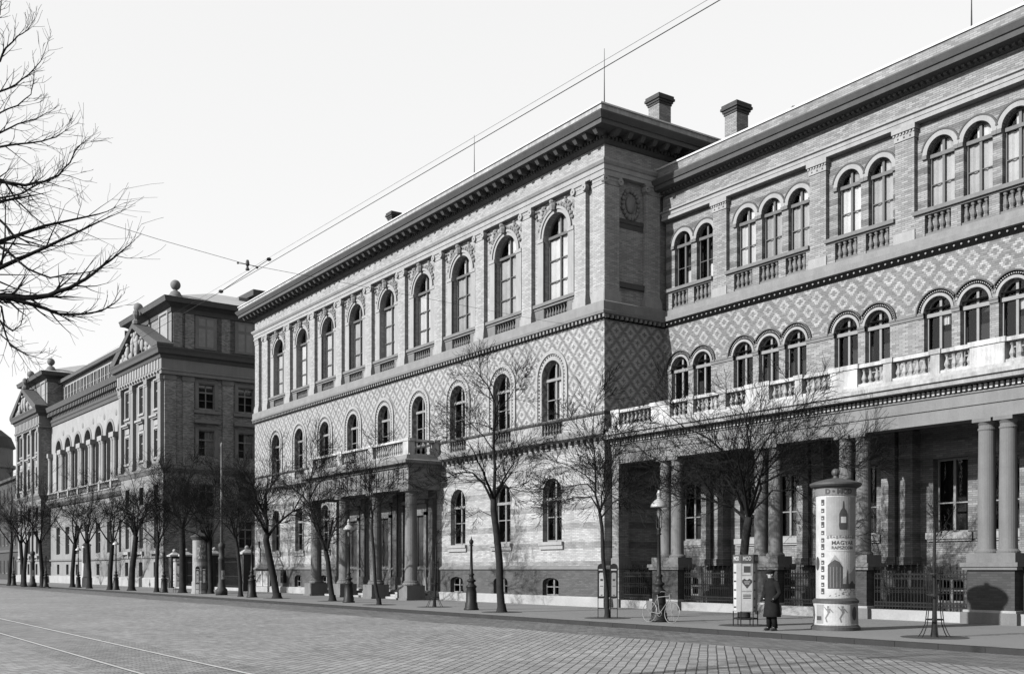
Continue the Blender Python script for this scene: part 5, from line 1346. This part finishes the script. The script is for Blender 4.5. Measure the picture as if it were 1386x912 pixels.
def tree_px(seed, foot, dpx, trunk_px, limbs_px, label, tr, **kw):
    """limbs traced at the tree's own distance, then given depth of their own"""
    base = gnd(*foot); d = base.x * fx + base.y * fy
    vdir = Vector((base.x, base.y, 0)).normalized(); udir = Vector((vdir.y, -vdir.x, 0)); rnd_ = random.Random(seed * 7 + 1)
    def cv(x, y, w_):
        p = atd(x, y, d); q = p - base
        u = q.dot(udir); return (u, p.z, w_)
    tk = [(0, 0, 0)] + [cv(x, y, 0) for x, y in trunk_px]
    lb = []
    for pts, r0, r1, *rest in limbs_px:
        dep = rnd_.uniform(-.55, .55); P = []
        base_u = cv(pts[0][0], pts[0][1], 0)
        for i, (x, y) in enumerate(pts):
            q = cv(x, y, 0); P.append((q[0], q[1], dep * math.hypot(q[0] - base_u[0], q[1] - base_u[1])))
        lb.append((P, r0, r1, *rest))
    # limbs that run towards and away from the camera, so the crown is round
    for i in range(kw.pop('extra', 3)):
        top = tk[-1]; a = rnd_.choice((-1, 1)) * rnd_.uniform(.8, 1.3); s_ = rnd_.uniform(-.6, .6); H = kw.get('eh', 2.2) * rnd_.uniform(.7, 1.1)
        lb.append(([top, (top[0] + s_ * .7, top[1] + H * .35, a * .9), (top[0] + s_ * 1.5, top[1] + H * .7, a * 1.9), (top[0] + s_ * 2.2, top[1] + H, a * 2.6)], tr[1] * .55, .012))
    kw.pop('eh', None)
    return make_tree('street_tree', seed, base, tk, lb, label, tr=tr, **kw)
# T2: broad dark crown in front of the porch
tree_px(11, (1007, 838), 0, [(1008, 800), (1006, 760), (1010, 720), (1014, 700)],
 [([(1012, 705), (990, 685), (975, 680), (950, 672), (915, 668), (880, 655)], .07, .012, 13, 1.0),
  ([(1014, 700), (1002, 650), (985, 618), (960, 598), (930, 585), (900, 562)], .065, .010, 14, 1.0),
  ([(1014, 700), (1012, 650), (1015, 600), (1010, 560), (1000, 530)], .065, .010, 13, .95),
  ([(1014, 702), (1030, 660), (1028, 645), (1050, 622), (1075, 600), (1110, 588)], .055, .010, 12, 1.0),
  ([(1030, 655), (1060, 640), (1090, 632), (1130, 636), (1165, 640)], .045, .009, 12, .9),
  ([(1012, 640), (1035, 600), (1055, 570), (1085, 552), (1110, 545)], .04, .009, 10, .9),
  ([(1006, 690), (985, 640), (950, 635), (920, 640), (880, 620), (845, 590)], .045, .009, 12, 1.0),
  ([(1020, 690), (1045, 665), (1075, 665), (1105, 690), (1130, 720)], .035, .008, 10, .8)],
 'broad bare tree rising from the six-sided poster stand before the porch', (.17, .14), lvl=2, extra=4, curl=.2)
# T3
tree_px(12, (822, 836), 0, [(821, 800), (816, 755), (815, 715), (812, 695)],
 [([(812, 695), (806, 670), (806, 640), (803, 600), (805, 560), (812, 530)], .05, .006, 12, .7),
  ([(812, 692), (800, 672), (780, 672), (765, 675), (740, 690)], .035, .006, 9, .6),
  ([(806, 668), (795, 655), (775, 658), (750, 662), (725, 664)], .03, .006, 9, .6),
  ([(806, 655), (790, 640), (770, 628), (745, 618), (720, 600)], .03, .006, 9, .6),
  ([(814, 700), (830, 680), (850, 672), (875, 662), (905, 650)], .035, .006, 10, .7),
  ([(805, 610), (790, 590), (775, 570), (765, 560)], .02, .005, 6, .5),
  ([(808, 640), (825, 615), (840, 590), (860, 565)], .025, .005, 8, .6)],
 'slender bare tree between the twin notice boards at the corner of the main block', (.09, .06), lvl=2, extra=3, eh=1.8)
# T4
tree_px(13, (679, 828), 0, [(677, 800), (676, 760), (672, 720), (668, 690), (668, 675)],
 [([(667, 680), (655, 655), (640, 640), (622, 640), (605, 647), (590, 655)], .06, .008, 10, .8),
  ([(668, 676), (670, 630), (668, 590), (670, 545), (660, 520), (645, 502), (634, 492)], .08, .008, 14, .85),
  ([(671, 660), (690, 660), (715, 665), (735, 664)], .03, .006, 8, .6),
  ([(669, 610), (655, 590), (640, 575), (620, 560), (605, 548)], .03, .006, 8, .6),
  ([(668, 580), (640, 570), (620, 578), (600, 590)], .025, .006, 8, .6),
  ([(670, 560), (690, 535), (700, 512), (708, 495)], .025, .006, 8, .6),
  ([(668, 640), (690, 610), (715, 600), (740, 590)], .03, .006, 8, .7),
  ([(669, 700), (650, 690), (630, 700), (615, 715)], .02, .005, 6, .5)],
 'upright bare tree with arching left bough before the plain wall right of the doorway', (.17, .13), lvl=2, extra=3, eh=2.0)
# T5
tree_px(14, (513, 818), 0, [(508, 790), (506, 750), (503, 715), (504, 702)],
 [([(504, 702), (490, 692), (478, 683), (470, 665), (465, 655)], .045, .008, 8, .7),
  ([(504, 704), (508, 680), (510, 650), (509, 620), (512, 600)], .04, .006, 10, .7),
  ([(504, 695), (500, 665), (488, 645), (478, 628)], .035, .006, 9, .6),
  ([(506, 690), (525, 665), (540, 645), (555, 640)], .03, .006, 8, .6)],
 'thin leaning bare tree directly before the doorway columns', (.10, .065), lvl=2, extra=2, eh=1.5)
# T6
tree_px(15, (450, 813), 0, [(447, 790), (444, 760), (441, 745)],
 [([(441, 745), (432, 725), (425, 705), (420, 685), (418, 670)], .09, .012, 10, .9),
  ([(442, 745), (446, 730), (448, 715), (450, 704)], .10, .07, 1, .3),
  ([(445, 732), (452, 718), (462, 712), (480, 710), (495, 712)], .05, .012, 6, .5),
  ([(420, 685), (410, 672), (395, 660), (380, 650)], .05, .008, 11, .9),
  ([(419, 675), (430, 655), (445, 640), (462, 630)], .05, .008, 12, .9),
  ([(419, 672), (420, 650), (425, 630), (432, 610)], .05, .008, 12, .9)],
 'lopped bare tree with a cut bough left of the doorway lamp', (.17, .13), lvl=2, extra=3, eh=2.2)
# T7
tree_px(16, (375, 809.5), 0, [(370, 780), (364, 750), (360, 730), (362, 722)],
 [([(361, 726), (362, 705), (355, 690), (346, 675), (341, 655), (330, 640)], .14, .012, 13, 1.0),
  ([(358, 695), (359, 670), (368, 655), (377, 640), (379, 620), (372, 600)], .09, .010, 12, .9),
  ([(364, 724), (372, 712), (385, 700), (398, 690), (410, 684)], .11, .03, 8, .9),
  ([(398, 690), (408, 672), (418, 655), (425, 640)], .05, .008, 11, .9),
  ([(398, 692), (420, 684), (440, 676), (455, 670)], .04, .008, 9, .8)],
 'stout leaning bare tree forking low before the left end of the main block', (.23, .18), lvl=2, extra=4, eh=2.6)
# the rest of the row
tree_px(17, (325.5, 807), 0, [(325, 780), (322, 745), (319, 728)],
 [([(319, 730), (310, 715), (300, 705), (285, 698)], .06, .01, 10, .9), ([(320, 728), (322, 700), (322, 670), (326, 640)], .06, .008, 12, .9), ([(320, 728), (312, 690), (300, 665), (292, 640)], .05, .008, 12, .9), ([(321, 725), (335, 700), (345, 685), (352, 660)], .05, .008, 10, .9)],
 'slim bare tree between the tall tram mast and the dark lamp post', (.14, .10), lvl=2, extra=3)
tree_px(18, (285, 803), 0, [(285, 775), (284, 745), (283, 730)],
 [([(284, 735), (270, 705), (250, 680), (235, 662)], .08, .01, 12, 1.1), ([(284, 730), (288, 695), (292, 660), (288, 630)], .07, .01, 12, 1.0), ([(284, 730), (300, 700), (318, 680), (330, 660)], .07, .01, 12, 1.0), ([(283, 735), (265, 722), (245, 715), (228, 700)], .05, .01, 10, 1.0)],
 'bare tree standing in the twin notice boards behind the tall tram mast', (.2, .16), lvl=2, extra=4, eh=3.2)
tree_px(19, (247, 802), 0, [(247, 770), (247, 740), (246, 715)],
 [([(246, 720), (240, 690), (228, 665), (222, 640)], .09, .01, 12, 1.1), ([(246, 715), (252, 680), (255, 650), (262, 625)], .08, .01, 12, 1.1), ([(246, 718), (262, 695), (278, 675), (290, 655)], .07, .01, 12, 1.1), ([(246, 722), (228, 705), (210, 695), (196, 680)], .06, .01, 12, 1.1)],
 'thick-trunked bare tree growing out of the battered poster stand', (.26, .22), lvl=2, extra=4, eh=3.2)
tree_px(20, (212, 801), 0, [(212, 770), (213, 745), (214, 735)],
 [([(214, 738), (205, 725), (192, 712), (182, 700)], .07, .01, 9, 1.0), ([(214, 735), (216, 700), (215, 670), (218, 640)], .06, .01, 12, 1.0), ([(214, 738), (226, 710), (235, 690), (242, 665)], .05, .01, 10, 1.0)],
 'bare tree at the palace corner just left of a short lamp post', (.17, .13), lvl=2, extra=3)
tree_px(21, (178, 799), 0, [(179, 770), (182, 745), (184, 725)],
 [([(184, 728), (176, 712), (160, 702), (148, 698)], .11, .012, 10, 1.1), ([(184, 725), (190, 705), (205, 690), (225, 680)], .10, .012, 12, 1.2), ([(184, 722), (188, 690), (182, 660), (175, 635)], .09, .01, 12, 1.1), ([(183, 735), (196, 728), (208, 735), (216, 745)], .05, .01, 8, .8), ([(184, 722), (200, 680), (210, 650), (205, 622)], .07, .01, 12, 1.1)],
 'large spreading bare tree before the near pavilion, its trunk leaning right', (.27, .21), lvl=2, extra=4, eh=3.4)
lab = ['dark straight-trunked bare tree beside the pale-shaded lamp of the near pavilion', 'bare tree overlapping the white paper-covered column', 'crooked bare tree left of the white paper-covered column', 'bare tree hiding the edge of the far pavilion', 'curved bare tree right of the far tram mast base', 'bare tree with two raised boughs left of the far tram mast', 'thin bare tree nearest the left edge, before the dark house']
feet = [(149, 798), (121, 796), (98, 794.5), (57, 794), (33, 793), (31, 792.2), (13, 791.6)]
for i, ((x, y), l) in enumerate(zip(feet, lab)):
    sgn = 1 if i % 2 else -1
    tree_px(30 + i, (x, y), 0, [(x + 0, 775), (x - 2 * sgn, 750), (x - 3 * sgn, 735)],
     [([(x - 3 * sgn, 738), (x - 14, 715), (x - 24, 700), (x - 34, 690)], .08, .01, 9, 1.1), ([(x - 3 * sgn, 735), (x, 705), (x + 4, 675), (x + 2, 648)], .08, .01, 10, 1.1), ([(x - 3 * sgn, 737), (x + 12, 712), (x + 22, 695), (x + 32, 680)], .07, .01, 9, 1.1)],
     l, (.22, .17), lvl=2, extra=2, eh=3.0)
# saplings in their guards
tree_px(40, (1265, 862), 0, [(1265, 820), (1264, 770), (1265, 735), (1265, 715)],
 [([(1265, 730), (1272, 718), (1280, 708), (1288, 695)], .014, .004, 4, .25), ([(1265, 715), (1264, 700), (1266, 690)], .02, .005, 4, .3), ([(1266, 735), (1275, 728), (1286, 716)], .01, .004, 4, .2)],
 'thin young sapling standing in the iron guard at the right', (.06, .035), lvl=1, extra=0, group='guarded saplings')
tree_px(41, (588, 821), 0, [(589, 790), (590, 760), (590, 740)],
 [([(590, 745), (590, 730), (590, 718)], .02, .005, 4, .3), ([(590, 740), (596, 725), (600, 712)], .012, .004, 4, .3)],
 'young sapling in the tall iron guard right of the doorway', (.05, .035), lvl=1, extra=0, group='guarded saplings')
# tree pits
mb = MB()
for (x, y) in ((1265, 862), (1009, 846), (822, 836), (679, 828), (588, 821), (513, 818), (450, 813), (375, 809.5)):
    p = gnd(x, y); mb.lathe(p.x, p.y, [(.85, .001), (.85, .008)], 20)
structure(mb.obj('tree_pits', 'soil'))
# big foreground tree, its trunk just left of the picture
FD = 13.5
def fg(x, y, w_=0.0): return atd(x, y, FD + w_)
T = Tree(77, .002); T.dens = 1.0; T.wob = .15; T.k1 = 3; base = atd(-150, 770, FD); base.z = 0
fp = lambda x, y, w_=0.0: fg(x, y, w_) - base
trk = [Vector((0, 0, 0)), Vector((0, .05, 1.5)), fp(-148, 560), fp(-150, 470)]
T.t.tube([trk[0] - Vector((0, 0, .05))] + trk + [fp(-140, 330, .5), fp(-120, 150, .8), fp(-110, 0, 1), fp(-90, -160, 1)], [.3, .26, .24, .22, .20, .16, .12, .08, .04], 12, False)
FL = [
 ([(-150, 480), (-80, 425), (-30, 402), (0, 401), (34, 403), (66, 400), (94, 390), (117, 377), (137, 361), (160, 344), (176, 331)], .10, .006, 26, .75, 0),
 ([(-20, 400), (17, 405), (60, 417), (80, 425), (114, 425), (137, 421), (158, 408)], .06, .006, 20, .6, .4),
 ([(-150, 420), (-80, 350), (-30, 320), (0, 334), (18, 347), (38, 364), (68, 376), (86, 372), (122, 368), (142, 362)], .045, .004, 22, .6, -.5),
 ([(-145, 330), (-80, 255), (-30, 243), (0, 246), (34, 251), (60, 246), (79, 238), (95, 220), (105, 199), (118, 189)], .06, .004, 26, .65, .5),
 ([(-60, 250), (0, 268), (30, 262), (58, 246), (82, 236), (110, 244)], .03, .003, 14, .5, -.3),
 ([(-140, 280), (-60, 215), (0, 199), (26, 195), (58, 191), (76, 186), (92, 175)], .04, .004, 20, .6, 0),
 ([(-140, 260), (-60, 205), (0, 180), (24, 168), (48, 162), (70, 150)], .035, .004, 16, .55, .6),
 ([(-130, 220), (-60, 165), (0, 153), (24, 143), (42, 128), (45, 112)], .03, .003, 14, .5, -.6),
 ([(-125, 180), (-60, 140), (0, 124), (21, 115), (39, 101), (55, 83), (64, 60)], .035, .003, 16, .5, .2),
 ([(-120, 150), (-40, 110), (0, 83), (8, 65), (24, 49), (37, 41), (47, 27)], .035, .003, 14, .5, -.4),
 ([(-110, 100), (-40, 40), (0, 20), (2, -10)], .03, .004, 8, .5, .4),
 ([(-30, 225), (6, 246), (22, 271), (43, 291), (60, 304), (82, 322)], .03, .003, 14, .5, .3),
 ([(-60, 255), (0, 298), (17, 317), (34, 326), (57, 333), (82, 333), (112, 326)], .035, .003, 16, .5, -.2),
 ([(-30, 402), (2, 415), (6, 440), (17, 448), (28, 440), (32, 420), (28, 400)], .025, .003, 12, .45, .2),
 ([(-20, 405), (4, 440), (14, 468), (37, 480), (58, 486)], .03, .003, 14, .5, -.4),
 ([(-60, 300), (-10, 280), (10, 270), (40, 262), (55, 255)], .02, .003, 10, .4, .1),
 ([(-100, 440), (-30, 440), (0, 452), (20, 470), (40, 500)], .03, .003, 12, .5, .6),
]
for pts, r0, r1, kids, L, w_ in FL:
    n = len(pts)
    P = [fp(x, y, w_ * (.4 + 1.2 * i / n)) for i, (x, y) in enumerate(pts)]
    T.limb(P, r0 * .62, r1, kids, L * .42, 1, .5, start=.12, spread=(15, 50))
for i in range(7):
    a = R(60 + i * 35); T.limb([fp(-145, 450 - i * 60, .3), fp(-145, 450 - i * 60, .3) + Vector((math.cos(a) * 1.2, math.sin(a) * 1.2, .8)), fp(-145, 450 - i * 60, .3) + Vector((math.cos(a) * 2.6, math.sin(a) * 2.6, 1.5))], .06, .01, 8, .7, 1)
root = thing('foreground_tree', 'large bare tree reaching its drooping twigs in from the left edge of the picture', 'tree', base)
T.t.obj('trunk', 'bark', root, smooth=True); T.c.obj('branches', 'twig_bark', root)

# ================================================================== bicycle leaning on the gas lamp
bp_ = gnd(893, 846)
bc = thing('bicycle', 'pale thin-rimmed bicycle leaning against the gas lamp at the kerb', 'bicycle', (at(893, 846, 24.3).x, 24.3, 0), R(2)); bc.rotation_euler = (R(-7), 0, R(2))
def circ_tube(mb, c, r, t_, n=28, s=5):
    P = [(c[0] + r * math.cos(2 * PI * i / n), c[1], c[2] + r * math.sin(2 * PI * i / n)) for i in range(n + 1)]; mb.tube(P, t_, s, False)
for wx in (-.53, .53):
    m = MB(); circ_tube(m, (wx, 0, .35), .34, .012); w_ = m.obj('wheel', 'pale_metal', bc)
    m = MB()
    for i in range(16):
        a = 2 * PI * i / 16; m.tube([(wx, .02 * (1 if i % 2 else -1), .35), (wx + .33 * math.cos(a), 0, .35 + .33 * math.sin(a))], .0016, 3)
    m.obj('spokes', 'pale_metal', w_)
m = MB()
for a, b in (((-.53, 0, .35), (-.05, 0, .3)), ((-.53, 0, .35), (-.2, 0, .82)), ((-.05, 0, .3), (-.24, 0, .95)), ((-.05, 0, .3), (.36, 0, .8)), ((-.2, 0, .85), (.33, 0, .9)), ((.53, 0, .35), (.31, 0, 1.0))): m.tube([a, b], .013, 6)
circ_tube(m, (-.05, 0, .3), .09, .006, 16); m.obj('frame', 'pale_metal', bc)
m = MB(); m.tube([(.15, -.24, 1.0), (.2, -.25, 1.02), (.3, -.15, 1.02), (.31, 0, 1.0), (.3, .15, 1.02), (.2, .25, 1.02), (.15, .24, 1.0)], .011, 6); m.obj('handlebar', 'pale_metal', bc)
m = MB(); m.blob((-.25, 0, .98), .13, (1.1, .6, .3), 10, 6); m.obj('saddle', 'iron', bc)

# ================================================================== the man
pp = gnd(1044, 853)
man = thing('person', 'man in a long dark overcoat and cap standing at the kerb beside the advertising column', 'person', (pp.x, pp.y, 0))
# local frame: +y is the way he faces (to the picture's left and a little towards us)
left = Vector((-rx, -ry, 0)); tocam = Vector((-pp.x, -pp.y, 0)).normalized(); fd = (left * .8 + tocam * .5).normalized()
man.rotation_euler = (0, 0, math.atan2(-fd.x, fd.y))
def skin_body(name, joints, edges_, m_, parent, sub=2, root=0):
    me = bpy.data.meshes.new(name); me.from_pydata([j[0] for j in joints], edges_, []); o = bpy.data.objects.new(name, me); C.objects.link(o)
    bm = bmesh.new(); bm.from_mesh(me); ly = bm.verts.layers.skin.verify(); bm.verts.ensure_lookup_table()
    for i, j in enumerate(joints): bm.verts[i][ly].radius = j[1]; bm.verts[i][ly].use_root = (i == root)
    bm.to_mesh(me); bm.free()
    md = o.modifiers.new('skin', 'SKIN'); md.use_smooth_shade = True
    sb = o.modifiers.new('sub', 'SUBSURF'); sb.levels = sub; sb.render_levels = sub
    dg = bpy.context.evaluated_depsgraph_get(); nm = bpy.data.meshes.new_from_object(o.evaluated_get(dg)); nm.name = name
    bpy.data.objects.remove(o); bpy.data.meshes.remove(me)
    nm.materials.clear(); nm.materials.append(MATS[m_])
    nm.polygons.foreach_set('use_smooth', [True] * len(nm.polygons))
    return put(nm, name, parent)
J = [((0, -.02, .92), (.14, .11)), ((0, -.02, 1.1), (.13, .10)), ((0, 0, 1.3), (.16, .11)), ((0, .0, 1.42), (.10, .08)), ((0, .02, 1.5), (.055, .055)), ((0, .05, 1.56), (.06, .07)), ((0, .06, 1.64), (.075, .09)), ((0, .05, 1.71), (.06, .075)),
     ((.18, -.01, 1.37), (.055, .055)), ((.29, -.05, 1.11), (.04, .04)), ((.215, .10, .93), (.03, .03)), ((-.18, -.01, 1.37), (.055, .055)), ((-.29, -.05, 1.11), (.04, .04)), ((-.215, .10, .93), (.03, .03)),
     ((.09, -.02, .85), (.085, .09)), ((.10, .03, .48), (.055, .06)), ((.11, -.02, .10), (.035, .04)), ((.12, .12, .04), (.035, .03)), ((-.09, -.02, .85), (.085, .09)), ((-.10, 0, .48), (.055, .06)), ((-.11, -.05, .10), (.035, .04)), ((-.12, .09, .04), (.035, .03)),
     ((.14, .07, .83), (.03, .02)), ((-.14, .07, .83), (.03, .02))]
EG = [(0, 1), (1, 2), (2, 3), (3, 4), (4, 5), (5, 6), (6, 7), (2, 8), (8, 9), (9, 10), (2, 11), (11, 12), (12, 13), (0, 14), (14, 15), (15, 16), (16, 17), (0, 18), (18, 19), (19, 20), (20, 21), (10, 22), (13, 23)]
skin_body('body', J, EG, 'skin', man)
m = MB(); m.blob((0, .145, 1.63), .018, (.8, 1.4, 1.5)); m.blob((.078, .04, 1.63), .022, (.5, 1, 1.5)); m.blob((-.078, .04, 1.63), .022, (.5, 1, 1.5)); m.obj('face_features', 'skin', man, smooth=True)
m = MB()
for s_ in (-1, 1): m.blob((s_ * .03, .135, 1.655), .009)
m.blob((0, .135, 1.585), .018, (1.2, .4, .35)); m.obj('eyes_and_mouth', 'ink', man, smooth=True)
def loft(rings, m_, name, n=20, cap=True):
    """rings of (z, cx, cy, rx, ry)"""
    mb = MB(); vs = []; fs = []
    for (z, cx, cy, a, b) in rings:
        for k in range(n):
            t_ = 2 * PI * k / n; wv = 1 + .035 * math.sin(5 * t_ + 1) * max(0, (1.0 - z))
            vs.append((cx + a * math.cos(t_) * wv, cy + b * math.sin(t_) * wv, z))
    for i in range(len(rings) - 1):
        for k in range(n):
            k2 = (k + 1) % n; fs.append((i * n + k, i * n + k2, (i + 1) * n + k2, (i + 1) * n + k))
    if cap: fs.append(tuple(range(n))[::-1]); fs.append(tuple((len(rings) - 1) * n + k for k in range(n)))
    mb.add(vs, fs); return mb
cm = loft([(.40, 0, -.02, .27, .23), (.42, 0, -.02, .28, .24), (.6, 0, -.02, .255, .22), (.85, 0, -.02, .225, .19), (1.05, 0, -.02, .205, .165), (1.25, 0, -.01, .225, .165), (1.36, 0, -.01, .235, .15), (1.43, 0, -.01, .17, .12), (1.47, 0, 0, .10, .095), (1.53, 0, .01, .085, .09)], '', '')
for s_ in (-1, 1):
    cm.tube([(s_ * .15, -.01, 1.38), (s_ * .22, -.01, 1.36), (s_ * .27, -.03, 1.22), (s_ * .30, -.05, 1.10), (s_ * .27, .03, .99), (s_ * .22, .11, .92)], [.09, .085, .075, .07, .068, .07], 12)
    cm.box(s_ * .2 - .07, s_ * .2 + .07, .08, .17, .86, .92)
cm.box(-.012, .012, -.27, -.2, .42, .9)
cm.obj('overcoat', 'coat_cloth', man, smooth=True)
m = MB()
for s_ in (-1, 1): m.tube([(s_ * .09, -.02, .8), (s_ * .10, .0, .45), (s_ * .11, -.02 - (.03 if s_ < 0 else 0), .08)], [.11, .085, .075], 10)
m.obj('trousers', 'coat_cloth', man, smooth=True)
for s_ in (-1, 1):
    m = MB(); o_ = -.03 if s_ < 0 else 0; m.blob((s_ * .115, .05 + o_, .05), .055, (.9, 2.5, .85), 12, 8); m.box(s_ * .115 - .045, s_ * .115 + .045, -.08 + o_, .17 + o_, 0, .025); m.obj('shoe', 'ink', man, smooth=False)
m = loft([(1.66, 0, .035, .098, .118), (1.69, 0, .035, .105, .128), (1.73, 0, .03, .115, .135), (1.765, 0, .03, .09, .105), (1.775, 0, .03, .03, .03)], '', '')
m.blob((0, .16, 1.675), .07, (1.0, .9, .14), 12, 6); m.obj('cap', 'coat_cloth', man, smooth=True)
m = MB(); m.blob((0, .0, 1.63), .082, (1, 1.0, .9), 12, 8); m.obj('hair', 'ink', man, smooth=True)
